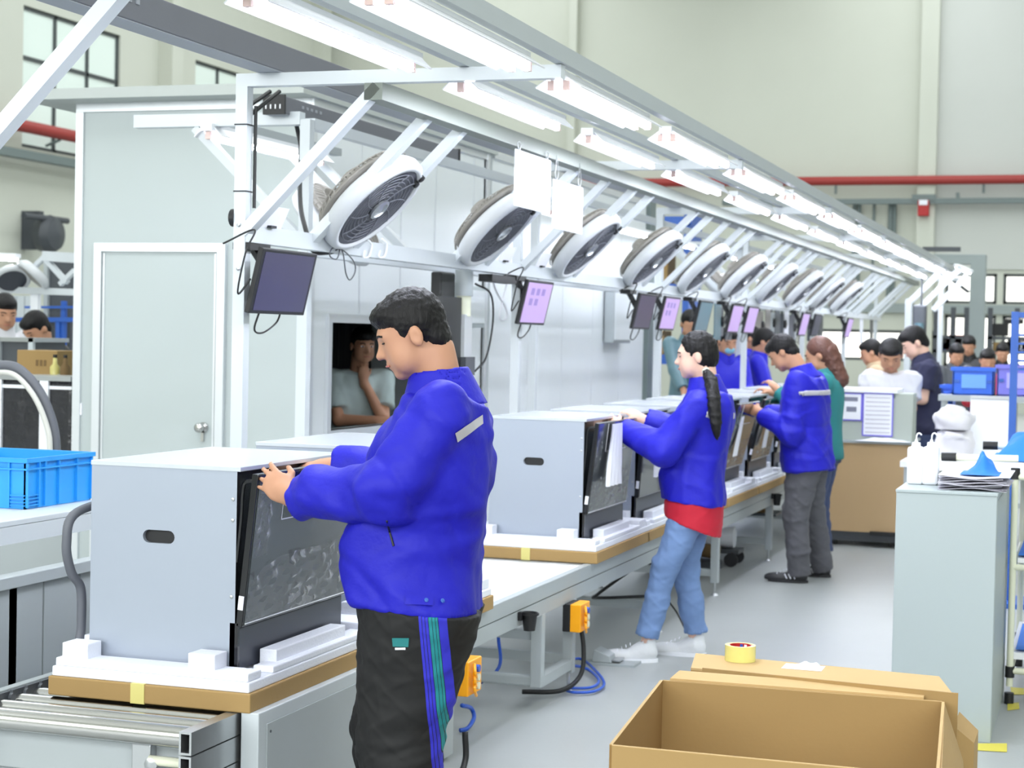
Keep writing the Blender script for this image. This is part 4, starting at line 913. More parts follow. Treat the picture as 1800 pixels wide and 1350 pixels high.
# lean pipe cart
t = thing('pipe_cart', 'cream pipe cart with black joints at the right edge', 'cart', (-.2, 8.6, 0))
def pj(a, b, m='plastic_cream', r=.015): return MB().cyl(a, b, r, n=12).build('pipe', m, t, auto=True)
xs = ony(1783, 900, 8.3)[0]
for x, y in ((xs, 8.3), (xs+.62, 8.3), (xs, 9.3), (xs+.62, 9.3)):
    pj((x, y, .08), (x, y, 1.06))
    for z in (1.02, .12, .0): MB().cyl((x, y, z), (x, y, z+.05), .021, n=12).build('joint', 'black', t, auto=True)
for z in (1.03, .62, .15):
    for a, b in (((xs, 8.3, z), (xs+.62, 8.3, z)), ((xs, 9.3, z), (xs+.62, 9.3, z)), ((xs, 8.3, z), (xs, 9.3, z)), ((xs+.62, 8.3, z), (xs+.62, 9.3, z))): pj(a, b)
for a, b, y in (((1655, 803), (1790, 806), 9.0), ((1728, 783), (1775, 786), 9.6)):
    pj(ony(*a, y), ony(*b, y), r=.016); MB().cyl(ony(*a, y), ony(a[0]+26, a[1]+.5, y), .022, n=12).build('joint', 'black', t, auto=True)
MB().box(xs+.0, 8.32, .2, xs+.6, 9.28, .23).build('shelf_plate', 'plastic_white', t); MB().box(xs+.02, 8.32, .64, xs+.6, 9.28, .66).build('shelf_plate', 'plastic_white', t)
pj(ony(1655, 803, 9.0), (xs, 9.3, 1.05), r=.014)
heap('blue_cloth', (xs+.02, 8.35, .24), (.5, .8, .35), 'cloth_blue', 'blue sheet heaped on the lower shelf of the pipe cart', 'cloth', 8); heap('blue_cloth', (xs+.02, 8.35, .67), (.5, .8, .3), 'cloth_blue', 'blue sheet heaped on the middle shelf of the pipe cart', 'cloth', 9)
heap('blue_cloth', (ony(1745, 780, 9.4)[0], 9.1, 1.05), (.5, .7, .16), 'cloth_blue', 'large blue cloth lying over the pipe cart top', 'cloth', 12, peaks=5)
MB().box(xs-.5, 8.5, 1.03, xs+.6, 9.28, 1.045).build('shelf_plate', 'plastic_white', t)
# work bench with wood panel, grey board and papers
WY = 14.2
def WP(px, py, y=WY): return ony(px, py, y)
a, b = WP(1440, 776), WP(1593, 945)
t = thing('wood_bench', 'workbench with plain light wood front panel facing us', 'bench', ((a[0]+b[0])/2, WY, 0))
MB().box(a[0], WY, .12, b[0], WY+.04, a[2]).build('wood_panel', 'wood_panel', t); MB().box(a[0], WY+.04, .12, a[0]+.03, WY+.7, a[2]).build('side_board', 'wood_panel', t); MB().box(b[0]-.03, WY+.04, .12, b[0], WY+.7, a[2]).build('side_board', 'wood_panel', t)
MB().box(a[0]-.01, WY-.02, a[2], b[0]+.02, WY+.75, a[2]+.02).build('bench_top', 'grey_steel', t); MB().box(a[0], WY+.05, .04, b[0], WY+.6, .12).build('plinth', 'dark_steel', t)
for x in (a[0]+.1, b[0]-.1): MB().box(x-.04, WY+.1, 0, x+.04, WY+.2, .04).build('foot', 'black', t)
MB().box(a[0]+.42, WY-.03, .1, b[0]+.0, WY, .13).build('floor_strip', 'black', t)
c, d = WP(1468, 682), WP(1602, 776)
t = thing('grey_case', 'grey sheet case standing on the wood bench with papers taped on', 'case', ((c[0]+d[0])/2, WY+.1, d[2]+.02))
MB().box(c[0], WY+.06, a[2]+.02, d[0], WY+.35, c[2]-.03).build('case_body', 'board_grey', t, bevel=.004); MB().box(c[0]-.05, WY+.03, c[2]-.03, d[0]-.12, WY+.5, c[2]).build('case_top', 'paper', t); MB().box(c[0], WY+.055, c[2]-.07, d[0]-.14, WY+.06, c[2]-.035).build('case_strip', 'pipe_grey', t)
def notice(p0, p1, p2, p3, lab, marks):
    q0 = WP(p0, p1, WY+.05); q1 = WP(p2, p3, WY+.05); t = thing('notice', lab, 'notice', ((q0[0]+q1[0])/2, WY+.05, q1[2]))
    MB().box(q0[0], WY+.047, q1[2], q1[0], WY+.053, q0[2]).build('border', 'paper_border', t); MB().box(q0[0]+.01, WY+.044, q1[2]+.01, q1[0]-.01, WY+.047, q0[2]-.01).build('sheet', 'paper', t)
    for (u0, v0, u1, v1) in marks:
        W_, H_ = q1[0]-q0[0], q0[2]-q1[2]; MB().box(q0[0]+W_*u0, WY+.042, q0[2]-H_*v1, q0[0]+W_*u1, WY+.044, q0[2]-H_*v0).build('printed_block', 'paper_print' if u1-u0 < .5 or v1-v0 > .1 else 'paper_grey', t)
notice(1477, 690, 1515, 740, 'small paper with two dark pictures on the grey case, left', [(.15, .15, .8, .3), (.3, .5, .75, .68)])
notice(1517, 690, 1569, 768, 'tall paper with violet border on the grey case, right', [(.1, v, .9, v+.02) for v in np.linspace(.1, .9, 9)])
heap('plastic_sheet', (WP(1505, 776)[0], WY-.05, a[2]+.02), (.42, .3, .035), 'paper', 'crumpled white wrapper on the wood bench top', 'wrapper', 21, peaks=4)
# sacks, board, bins, racks at right
SY = 12.5
def sack(px0, px1, py0, py1, y, lab, seed):
    a, b = ony(px0, py0, y), ony(px1, py1, y); w2, h = (b[0]-a[0])/2, a[2]-b[2]; cx = (a[0]+b[0])/2; r = random.Random(seed); V = []; n, m = 28, 12
    for i in range(m+1):
        f_ = i/m; ww = w2*(1-.12*math.cos(f_*6))*(1 if f_ < .9 else .75)
        for j in range(n):
            q = 2*math.pi*j/n; rr = 1+.05*math.sin(3*q+seed+f_*5)+.04*math.sin(7*q+f_*9+seed); cs, sn = math.cos(q), math.sin(q)
            V.append((cx+ww*rr*math.copysign(abs(cs)**.5, cs), y+.2+.2*rr*math.copysign(abs(sn)**.5, sn), b[2]+h*f_+.02*math.sin(2*q+seed)*(f_ > .8)))
    F = [(i*n+j, i*n+(j+1) % n, (i+1)*n+(j+1) % n, (i+1)*n+j) for i in range(m) for j in range(n)]+[tuple(range(n))[::-1], tuple(range(m*n, (m+1)*n))]
    return tag(MB().add(V, F).build('white_sack', 'sack_white', smooth=True), lab, 'sack', 'white sacks at right')
hb = thing('sack_table', 'white table behind the cabinet holding the sacks', 'table', (ony(1700, 900, SY)[0], SY, 0))
xa, xb = ony(1585, 800, SY)[0], ony(1860, 800, SY)[0]; zt = ony(1660, 812, SY)[2]
MB().box(xa, SY-.1, zt-.04, xb, SY+.9, zt).build('table_top', 'plastic_white', hb)
for x in (xa+.05, xb-.05):
    for y in (SY-.05, SY+.85): MB().box(x-.025, y-.025, 0, x+.025, y+.025, zt-.04).build('leg', 'grey_steel', hb)
sack(1645, 1706, 757, 812, SY, 'plump white sack, lower one of the two beside the cabinet papers', 1); sack(1640, 1706, 718, 757, SY, 'plump white sack, upper one of the two beside the cabinet papers', 4)
q = ony(1680, 705, SY+.6); a, b = ony(1706, 700, SY+.5), ony(1780, 810, SY+.5)
t = thing('white_board', 'plain white board standing right of the sacks', 'board', ((a[0]+b[0])/2, SY+.5, b[2])); MB().box(a[0], SY+.5, zt, b[0], SY+.54, a[2]).build('board', 'plastic_white', t, bevel=.004); MB().box(a[0]+.05, SY+.48, a[2]-.6, a[0]+.09, SY+.5, a[2]-.55).build('mark', 'cardboard_edge', t); MB().box(a[0], SY+.49, a[2]-.0, b[0], SY+.55, a[2]+.02).build('board_edge', 'aluminium', t)
def bin_(px0, py0, px1, py1, y, m, m2, lab, d=.3):
    a, b = ony(px0, py0, y), ony(px1, py1, y); t = thing('storage_bin', lab, 'bin', ((a[0]+b[0])/2, y, b[2])); w_ = .012
    MB().box(a[0], y, b[2], b[0], y+w_, a[2]).build('front_wall', m, t, bevel=.004); MB().box(a[0], y+d, b[2], b[0], y+d+w_, a[2]).build('back_wall', m, t); MB().box(a[0], y, b[2], a[0]+w_, y+d, a[2]).build('side_wall', m, t); MB().box(b[0]-w_, y, b[2], b[0], y+d, a[2]).build('side_wall', m, t); MB().box(a[0], y, b[2], b[0], y+d, b[2]+w_).build('bin_floor', m, t)
    MB().box(a[0]-.015, y-.015, a[2]-.03, b[0]+.015, y, a[2]).build('rim', m, t); iw = (b[0]-a[0]); ih = a[2]-b[2]
    MB().box(a[0]+iw*.22, y-.008, b[2]+ih*.25, b[0]-iw*.18, y, a[2]-ih*.25).build('label_area', m2, t, bevel=.003)
    for u in (.1, .9): MB().box(a[0]+iw*u-.02, y-.012, b[2]+ih*.45, a[0]+iw*u+.02, y, b[2]+ih*.55).build('latch', 'blue_frame', t)
    return b
b = bin_(1675, 645, 1746, 696, 15, 'bin_blue', 'bin_label', 'upright blue bin tilted on the rack shelf at right, left one'); bin_(1753, 641, 1830, 698, 15, 'bin_violet', 'bin_label_violet', 'violet bin on the rack shelf at the right edge')
bin_(1655, 676, 1674, 720, 15.3, 'bin_blue', 'bin_blue', 'small blue bin behind the man in navy shirt')
t = thing('bin_rack', 'grey rack carrying the blue and violet bins at right', 'rack', (ony(1740, 700, 15)[0], 15, 0)); zz = b[2]
MB().box(ony(1650, 700, 15)[0], 14.95, zz-.05, ony(1860, 700, 15)[0], 15.45, zz).build('shelf', 'grey_steel', t)
for px in (1655, 1850):
    for y in (14.97, 15.4): x = ony(px, 700, 15)[0]; MB().box(x, y, 0, x+.05, y+.04, zz-.05).build('leg', 'grey_steel', t)
MB().box(ony(1650, 700, 15)[0], 14.97, .3, ony(1860, 700, 15)[0], 15.4, .34).build('shelf', 'grey_steel', t)
q0 = ony(1785, 548, 11.5); t = thing('blue_stand', 'blue steel upright stand at the right edge', 'stand', (q0[0], 11.5, 0))
MB().bar((q0[0], 11.5, 0), q0, .045, .045, (0, 1, 0)).build('post', 'blue_frame', t); MB().bar(q0-np.array((.02, 0, .02)), q0+np.array((.9, 0, -.02)), .036, .034).build('arm', 'blue_frame', t); MB().box(q0[0]-.25, 11.3, 0, q0[0]+.3, 11.7, .03).build('base', 'blue_frame', t)
for k, z in enumerate((585, 600, 615, 630, 645)):
    q = ony(1795, z, 11.6); tag(heap('folded_garment', (q[0]-.02, 11.55, q[2]), (.6, .3, .05), 'beige' if k % 2 else 'paper', f'{ORD[k]} folded cloth from the top on the stand at the right edge', 'cloth', 30+k), f'{ORD[k]} folded cloth from the top on the stand at the right edge', 'cloth')
    MB().bar(ony(1790, z+4, 11.6)+np.array((-.02, 0, 0)), ony(1790, z+4, 11.6)+np.array((.9, 0, 0)), .25, .012).build('shelf', 'blue_frame', t)
# yellow floor marks
def mark(pts, lab):
    P = [onz(px, py, .002) for px, py in pts]; o = MB().prism(P, (0, 0, .001)).build('floor_tape', 'yellow_line'); tag(o, lab, 'floor tape')
mark([(1699, 1307), (1770, 1307), (1770, 1322), (1699, 1318)], 'yellow tape on the floor at the cabinet front corner'); mark([(1771, 1237), (1791, 1235), (1792, 1246), (1771, 1249)], 'yellow tape on the floor beside the cabinet side'); mark([(1776, 1208), (1800, 1210), (1800, 1221), (1778, 1221)], 'yellow tape on the floor under the pipe cart')
# portal column
t = thing('grey_portal', 'grey square portal column with beam at right', 'column', (ony(1718, 600, 28)[0], 28, 0)); xa, xb = ony(1705, 500, 28)[0], ony(1732, 500, 28)[0]; zc = ony(1715, 462, 28)[2]
MB().box(xa, 28, 0, xb, 28.25, zc).build('post', 'column_grey', t, bevel=.01); MB().box(ony(1630, 455, 28)[0], 28, zc-.02, xb, 28.25, zc+.13).build('beam', 'column_grey', t, bevel=.01); MB().box(ony(1630, 455, 28)[0], 27.2, zc+.13, ony(1695, 455, 28)[0], 27.25, zc+.2).build('beam', 'dark_steel', t)
MB().bar((xa-.02, 28.1, zc-.45), (xa-.6, 28.1, zc-.02), .05, .06, (0, 1, 0)).build('brace', 'dark_steel', t)
t = thing('tube_lamp', 'farthest tube lamp beside the grey portal column', 'lamp', ony(1690, 470, 23)); MB().bar(ony(1681, 466, 23), ony(1706, 477, 22.6), .07, .03).build('lamp_body', 'lamp_white', t); MB().bar(ony(1682, 470, 23), ony(1704, 480, 22.6), .03, .02).build('tube', 'tube_glow', t)
t = thing('end_rack', 'white slanting struts at the far end of the line by the column', 'frame', (ony(1640, 540, 23)[0], 23, 0))
for a, b in (((1618, 540), (1690, 470)), ((1600, 530), (1650, 482)), ((1640, 545), (1700, 485))): MB().bar(ony(*a, 22.8), ony(*b, 22.8), .07, .07, (0, 1, 0)).build('strut', 'white_steel', t)
MB().box(ony(1618, 540, 22.8)[0]-.05, 22.75, 0, ony(1618, 540, 22.8)[0]+.02, 22.85, ony(1618, 540, 22.8)[2]).build('post', 'white_steel', t)
MB().box(ony(1592, 525, 22.8)[0], 22.75, 0, ony(1603, 525, 22.8)[0], 22.85, ony(1592, 525, 22.8)[2]).build('post', 'white_steel', t)
q = ony(1620, 560, 20); t = thing('hanging_tool', 'dark tools with blue handle hanging at the end of the line', 'tool', q)
MB().box(q[0]-.1, 20, q[2]-.2, q[0]+.05, 20.1, q[2]+.15).build('tool_body', 'dark_steel', t, bevel=.02); MB().cyl((q[0]-.02, 19.95, q[2]-.25), (q[0]-.02, 19.95, q[2]-.05), .05).build('grip', 'screen_teal', t); MB().box(q[0]-.02, 20.03, q[2]+.15, q[0]+.0, 20.06, q[2]+.45).build('strap', 'dark_steel', t)
# far shelving before the windows
for j, (px0, px1, yy, lab) in enumerate(((1640, 1700, 30, 'dark shelf rack before the far windows, left of the column'), (1735, 1830, 30, 'dark shelf rack before the far windows, right of the column'))):
    x0, x1 = ony(px0, 600, yy)[0], ony(px1, 600, yy)[0]; t = thing('shelf_rack', lab, 'rack', ((x0+x1)/2, yy, 0))
    for py in (590, 615, 650): z = ony(1680, py, yy)[2]; MB().box(x0, yy, z-.05, x1, yy+.5, z).build('shelf', 'dark_steel', t)
    for x in (x0, (x0+x1)/2, x1-.06): MB().box(x, yy, 0, x+.08, yy+.06, ony(1680, 540, yy)[2]).build('post', 'dark_steel', t)
    rr = random.Random(j); z = ony(1680, 615, yy)[2]
    for k in range(5):
        x = x0+.1+k*(x1-x0-.3)/5; hh = rr.uniform(.12, .25)
        o = MB().box(x, yy+.05, z, x+.22, yy+.4, z+hh).build('stock_box', rr.choice(['cardboard', 'plastic_white', 'shirt_red', 'black', 'bin_blue']), bevel=.01); tag(o, f'{ORD[k]} box from the left on the dark rack '+('left' if j == 0 else 'right')+' of the column', 'box', 'boxes on the far racks')
x0, x1 = ony(1735, 600, 29)[0], ony(1765, 600, 29)[0]; t = thing('dark_case', 'black case on the far rack right of the column', 'case', (x0, 29.9, 0)); z = ony(1740, 590, 30)[2]; MB().box(x0, 30.05, z, x1, 30.4, z+.2).build('case_body', 'black', t); MB().box(x0+.2, 30.1, z+.2, x0+.5, 30.2, z+.28).build('handle', 'black', t)
# rear side tables and items beyond the line
# clear material strips hanging on the rear rail
for k, (px, m) in enumerate(((1255, 'screen_teal'), (1275, 'dark_steel'), (1345, 'fan_back'), (1362, 'dark_steel'), (1378, 'paper'), (1425, 'grey_steel'), (1440, 'dark_steel'), (1512, 'paper'), (1530, 'dark_steel'))):
    xr = -3.475 if k < 7 else -3.195; q = onx(px, 545, xr); o = MB().box(xr, q[1], 1.62, xr+.01, q[1]+.3, 1.968).build('hanging_sheet', m); tag(o, f'{ORD[k]} of the sheets hanging behind the far monitors, counted from the left', 'sheet', 'sheets hanging on the rear rail')

# ================================================================== CARTONS IN FRONT
def carton_open():
    # corner points of the rim from the floor plan
    z = .62; A = onz(1079, 1309, z); Bp = onz(1165, 1197, z); Cc = onz(1656, 1234, z); D = onz(1512, 1350, z)
    x0, x1 = -1.17, -.43; y0, y1 = 4.2, 5.05; th = .008
    A, Bq, Cq, Dq = (-1.105, 4.19), (-1.182, 5.04), (-.388, 5.065), (-.33, 4.19)
    t = thing('open_carton', 'large open cardboard carton in the right foreground', 'carton', (-.75, 4.6, 0))
    def wall(p, q, nm, m='cardboard'):
        p = np.array(p+(0,)); q = np.array(q+(0,)); d = q-p; n = np.array((-d[1], d[0], 0)); n = n/np.linalg.norm(n)*th
        return MB().prism([p, q, q+n, p+n], (0, 0, z)).build(nm, m, t)
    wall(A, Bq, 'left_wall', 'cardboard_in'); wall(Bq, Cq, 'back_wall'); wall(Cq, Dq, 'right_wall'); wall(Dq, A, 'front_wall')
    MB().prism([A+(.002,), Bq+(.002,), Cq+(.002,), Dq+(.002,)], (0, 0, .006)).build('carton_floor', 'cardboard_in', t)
    for p, q in ((A, Bq), (Bq, Cq), (Cq, Dq), (Dq, A)):
        p = np.array(p+(z,)); q = np.array(q+(z,)); d = q-p; n = np.array((-d[1], d[0], 0)); n = n/np.linalg.norm(n)*th
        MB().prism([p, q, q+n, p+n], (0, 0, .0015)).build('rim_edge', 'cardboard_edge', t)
    # back flap folded outward, nearly level
    a, b = np.array(Bq+(z,)), np.array(Cq+(z,))
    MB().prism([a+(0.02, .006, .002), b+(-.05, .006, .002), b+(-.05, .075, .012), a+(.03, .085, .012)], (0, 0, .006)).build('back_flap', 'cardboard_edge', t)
    # right flap hanging outward
    a, b = np.array(Cq+(z,)), np.array(Dq+(z,)); MB().prism([a+(.004, -.02, -.002), b+(.004, .05, -.002), b+(.07, .05, -.16), a+(.06, -.05, -.15)], (.006, 0, .003)).build('right_flap', 'cardboard', t)
    q = ony(1125, 1344, 4.181); e = MB().tube([(q[0]-.022, 4.186, q[2]+.0), (q[0]+.03, 4.186, q[2]-.004), (q[0]+.03, 4.186, q[2]-.06), (q[0]-.022, 4.186, q[2]-.056), (q[0]-.022, 4.186, q[2])], .0012, 4).build('printed_mark', 'cardboard_dark', t)
    MB().box(q[0]-.014, 4.185, q[2]-.05, q[0]+.022, 4.189, q[2]-.012).build('printed_mark', 'cardboard_dark', t)
carton_open()
t = thing('closed_carton', 'flat cardboard carton behind the open one, tape roll on top', 'carton', (-.78, 5.3, 0))
P = [(-1.13, 5.18), (-.36, 5.10), (-.42, 5.36), (-1.17, 5.43)]
MB().prism([p+(0,) for p in P], (0, 0, .632)).build('carton_body', 'cardboard', t); MB().prism([p+(.632,) for p in P], (0, 0, .006)).build('top_flap', 'cardboard_edge', t)
MB().prism([(-1.09, 5.155, .50), (-.345, 5.08, .50), (-.345, 5.08, .645), (-1.09, 5.155, .645)], (0, .008, 0)).build('front_flap', 'cardboard', t)
MB().prism([(-.355, 5.09, .30), (-.30, 5.12, .25), (-.30, 5.3, .25), (-.355, 5.3, .30), ], (0, 0, .25)).build('side_flap', 'cardboard', t)
q = onz(1301, 1160, .64); t = thing('tape_roll', 'roll of clear yellowish packing tape on the carton', 'tape roll', (q[0], q[1], .64)); R_ = .047
MB().lathe((q[0], q[1], .6385), (0, 0, 1), [(R_-.012, 0), (R_, 0), (R_, .048), (R_-.012, .048)], 36, ring=True).build('tape', 'tape_roll', t, auto=True)
cr = MB(); n = 36
cr.add([(q[0]+r*math.cos(a), q[1]+r*math.sin(a), z) for z in (.639, .686) for r in (R_-.012, R_-.015) for a in np.arange(n)*2*math.pi/n], [(i, (i+1) % n, 2*n+(i+1) % n, 2*n+i) for i in range(n)]+[(n+(i+1) % n, n+i, 3*n+i, 3*n+(i+1) % n) for i in range(n)]+[(2*n+i, 2*n+(i+1) % n, 3*n+(i+1) % n, 3*n+i) for i in range(n)])
cr.build('core_ring', 'red', t); 
for a in (95, 70): MB().obox((q[0]+(R_-.0165)*math.cos(math.radians(a)), q[1]+(R_-.0165)*math.sin(math.radians(a)), .667), (.004, 0, 0), (0, .001, 0), (0, 0, .016)).build('core_print', 'hose_blue' if a == 95 else 'paper', t)
heap('torn_paper', (onz(1375, 1172, .64)[0], onz(1375, 1172, .64)[1]-.02, .639), (.12, .09, .018), 'paper', 'torn white paper scrap on the carton right of the tape', 'paper', 41)

# parts hanging and stacked on the rear side of the line
rr = random.Random(11)
for k in range(9):
    y = 16.9+k*.72; x = -3.5; t = thing('hanging_part', f'{ORD[k]} of the grey machine parts hung on the rear rail, counted away from the camera', 'part', (x, y, 1.7), 'machine parts hung on the rear rail')
    hh = rr.uniform(.22, .36); MB().box(x-.03, y-.05, 1.94-hh, x+.03, y+.12, 1.94).build('plate', rr.choice(['dark_steel', 'fan_back', 'grey_steel', 'trunk_grey']), t, bevel=.006)
    MB().lathe((x+.03, y+.03, 1.94-hh*.5), (1, 0, 0), [(.05, 0), (.05, .02), (.02, .03)], 12).build('round_boss', 'black', t, auto=True); MB().box(x-.01, y+.02, 1.93, x+.01, y+.05, 1.975).build('hook', 'dark_steel', t)
t = thing('blue_rack', 'blue beamed rack seen through the struts past the partition', 'rack', (-6.5, 22, 0))
for z in (1.3, 2.2, 3.05): MB().box(-9.0, 21.9, z, -4.9, 22.0, z+.12).build('crossbar', 'blue_frame', t)
for x in (-9.0, -7.0, -5.0): MB().box(x, 21.9, 0, x+.08, 22.6, 3.3).build('post', 'blue_frame', t)
for z in (1.42, 2.32): MB().box(-9.0, 22.0, z-.03, -4.9, 22.6, z).build('shelf', 'grey_steel', t)
for k in range(10):
    z = (1.42, 2.32)[k % 2]; x = -8.8+(k//2)*.78; w_ = rr.uniform(.4, .62); o = MB().box(x, 22.05, z, x+w_, 22.5, z+rr.uniform(.3, .6)).build('stock_box', rr.choice(['cardboard', 'dark_steel', 'plastic_white', 'grey_steel']), bevel=.01)
    tag(o, f'{ORD[k//2]} carton from the left on the '+('lower' if k % 2 == 0 else 'upper')+' shelf of the blue beamed rack', 'box', 'cartons on the blue beamed rack')
# ================================================================== PEOPLE
class SDF:
    "signed distance field of smoothly blended shapes, meshed with surface nets"
    def __init__(s, lo, hi, h):
        s.h = h; s.lo = np.array(lo, float)-3*h; n = np.ceil((np.array(hi, float)+3*h-s.lo)/h).astype(int)+1; s.n = n
        s.F = np.full(tuple(n), 1.0, np.float32)
    def _sub(s, lo, hi, pad):
        a = np.clip(np.floor((np.array(lo)-pad-s.lo)/s.h).astype(int), 0, s.n-1); b = np.clip(np.ceil((np.array(hi)+pad-s.lo)/s.h).astype(int)+1, 1, s.n)
        if (b <= a).any(): return None, None
        ax = [s.lo[i]+s.h*np.arange(a[i], b[i]) for i in range(3)]
        P = np.stack(np.meshgrid(*ax, indexing='ij'), -1).astype(np.float32)
        return (slice(a[0], b[0]), slice(a[1], b[1]), slice(a[2], b[2])), P
    def _mix(s, sl, d, k, op):
        f = s.F[sl]
        if op == 'add':
            if k > 0:
                h = np.clip(.5+.5*(f-d)/k, 0, 1); s.F[sl] = f*(1-h)+d*h-k*h*(1-h)
            else: s.F[sl] = np.minimum(f, d)
        elif op == 'sub':
            d = -d
            if k > 0:
                h = np.clip(.5-.5*(f-d)/k, 0, 1); s.F[sl] = f*(1-h)+d*h+k*h*(1-h)
            else: s.F[sl] = np.maximum(f, d)
    def cap(s, a, b, ra, rb=None, k=.02, op='add', flat=False):
        rb = ra if rb is None else rb; a = np.array(a, float); b = np.array(b, float); R = max(ra, rb); pad = max(k, .02)+2*s.h
        sl, P = s._sub(np.minimum(a, b)-R, np.maximum(a, b)+R, pad)
        if sl is None: return s
        ab = b-a; L2 = ab@ab; t = ((P-a)@ab)/max(L2, 1e-12)
        tc = np.clip(t, 0, 1); q = np.linalg.norm(P-a-tc[..., None]*ab, axis=-1)-(ra+(rb-ra)*tc)
        if flat:
            L = math.sqrt(L2); rad = np.linalg.norm(P-a-t[..., None]*ab, axis=-1)-(ra+(rb-ra)*tc); q = np.maximum(rad, np.maximum(-t*L, (t-1)*L))
        s._mix(sl, q, k, op); return s
    def ell(s, c, r, M=None, k=.02, op='add'):
        c = np.array(c, float); r = np.array(r, float); M = np.eye(3) if M is None else np.array(M, float)   # rows = local axes
        e = np.abs(M.T)@r; sl, P = s._sub(c-e, c+e, max(k, .02)+2*s.h)
        if sl is None: return s
        q = (P-c)@M.T; k0 = np.linalg.norm(q/r, axis=-1); k1 = np.linalg.norm(q/(r*r), axis=-1); d = k0*(k0-1)/np.maximum(k1, 1e-9)
        s._mix(sl, d, k, op); return s
    def loft(s, o, M, lv, k=.02, op='add', p=2.0):
        "lv rows: (u, centre along forward, half width lateral, half depth forward); M rows = lateral, forward, up; flat ends"
        lv = np.array(lv, float); o = np.array(o, float); M = np.array(M, float); R = np.abs(lv[:, 1]).max()+max(lv[:, 2].max(), lv[:, 3].max())
        e0, e1 = o+M[2]*lv[0, 0], o+M[2]*lv[-1, 0]; sl, P = s._sub(np.minimum(e0, e1)-R, np.maximum(e0, e1)+R, max(k, .02))
        if sl is None: return s
        q = (P-o)@M.T; u = q[..., 2]; uc = np.clip(u, lv[0, 0], lv[-1, 0])
        c, w, d_ = (np.interp(uc, lv[:, 0], lv[:, i]).astype(np.float32) for i in (1, 2, 3))
        rr = (np.abs(q[..., 0]/w)**p+np.abs((q[..., 1]-c)/d_)**p)**(1/p); d = (rr-1)*np.minimum(w, d_)
        d = np.maximum(d, np.maximum(lv[0, 0]-u, u-lv[-1, 0])); s._mix(sl, d, k, op); return s
    def cut(s, pt, n, lo=None, hi=None):
        "remove what lies on the side n points to (within a box)"
        lo = s.lo if lo is None else lo; hi = s.lo+s.h*s.n if hi is None else hi
        sl, P = s._sub(lo, hi, 0); 
        if sl is not None: s.F[sl] = np.maximum(s.F[sl], (P-np.array(pt, float))@np.array(n, float))
        return s
    def mesh(s, wr=0., wf=14., seed=0, iso=0.):
        F = s.F-iso; n = s.n
        F[0] = F[-1] = 1; F[:, 0] = F[:, -1] = 1; F[:, :, 0] = F[:, :, -1] = 1
        S_ = F < 0; c = [S_[i:n[0]-1+i, j:n[1]-1+j, k:n[2]-1+k] for i in (0, 1) for j in (0, 1) for k in (0, 1)]
        tot = sum(x.astype(np.int8) for x in c); act = (tot > 0) & (tot < 8); idx = np.argwhere(act); m = len(idx)
        if m == 0: return [], []
        vals = np.stack([F[idx[:, 0]+i, idx[:, 1]+j, idx[:, 2]+k] for i in (0, 1) for j in (0, 1) for k in (0, 1)], 1)
        offs = np.array([(i, j, k) for i in (0, 1) for j in (0, 1) for k in (0, 1)], float); acc = np.zeros((m, 3)); cnt = np.zeros(m)
        for a in range(8):
            for b in range(a+1, 8):
                if np.abs(offs[a]-offs[b]).sum() != 1: continue
                va, vb = vals[:, a], vals[:, b]; x = (va < 0) != (vb < 0); t = np.where(x, va/np.where(x, va-vb, 1), 0)
                acc += np.where(x[:, None], offs[a]+(offs[b]-offs[a])*t[:, None], 0); cnt += x
        V = s.lo+(idx+acc/cnt[:, None])*s.h
        ids = np.full(tuple(n-1), -1, np.int64); ids[tuple(idx.T)] = np.arange(m); Q = []
        for ax in range(3):
            A = np.moveaxis(S_, ax, 0); e = A[:-1] != A[1:]; e_in = A[:-1]; w = np.argwhere(e); o1, o2 = [(1, 2), (2, 0), (0, 1)][ax]
            ins = e_in[tuple(w.T)]; g = np.zeros_like(w); rest = [i for i in range(3) if i != ax]; g[:, ax] = w[:, 0]; g[:, rest[0]] = w[:, 1]; g[:, rest[1]] = w[:, 2]
            ok = (g[:, o1] > 0) & (g[:, o2] > 0) & (g[:, o1] < n[o1]-1) & (g[:, o2] < n[o2]-1); g = g[ok]; ins = ins[ok]
            def at(d1, d2):
                h = g.copy(); h[:, o1] -= d1; h[:, o2] -= d2; return ids[tuple(h.T)]
            q = np.stack([at(1, 1), at(0, 1), at(0, 0), at(1, 0)], 1); q[~ins] = q[~ins][:, ::-1]; Q.append(q)
        Q = np.concatenate(Q); Q = Q[(Q >= 0).all(1)]
        # relax once
        for _ in range(2):
            A = np.zeros_like(V); cn = np.zeros(len(V))
            for i in range(4):
                np.add.at(A, Q[:, i], V[Q[:, (i+1) % 4]]); np.add.at(cn, Q[:, i], 1); np.add.at(A, Q[:, (i+1) % 4], V[Q[:, i]]); np.add.at(cn, Q[:, (i+1) % 4], 1)
            V = V*.5+.5*A/np.maximum(cn, 1)[:, None]
        if wr:
            d1 = V[Q[:, 2]]-V[Q[:, 0]]; d2 = V[Q[:, 3]]-V[Q[:, 1]]; fn = np.cross(d1, d2); N_ = np.zeros_like(V)
            for i in range(4): np.add.at(N_, Q[:, i], fn)
            N_ /= np.maximum(np.linalg.norm(N_, axis=1), 1e-12)[:, None]
            r = np.random.RandomState(seed); w_ = 0
            for q in range(5):
                a = r.normal(size=3); a /= np.linalg.norm(a); b = r.normal(size=3); fr_ = wf*(1+.5*q)
                ph = V@a*fr_*1.6+2.0*np.sin(V@b*fr_*.6+q)+r.uniform(0, 6); w_ = w_+(.5+.5*np.sin(ph))**2.2/(1+.35*q)
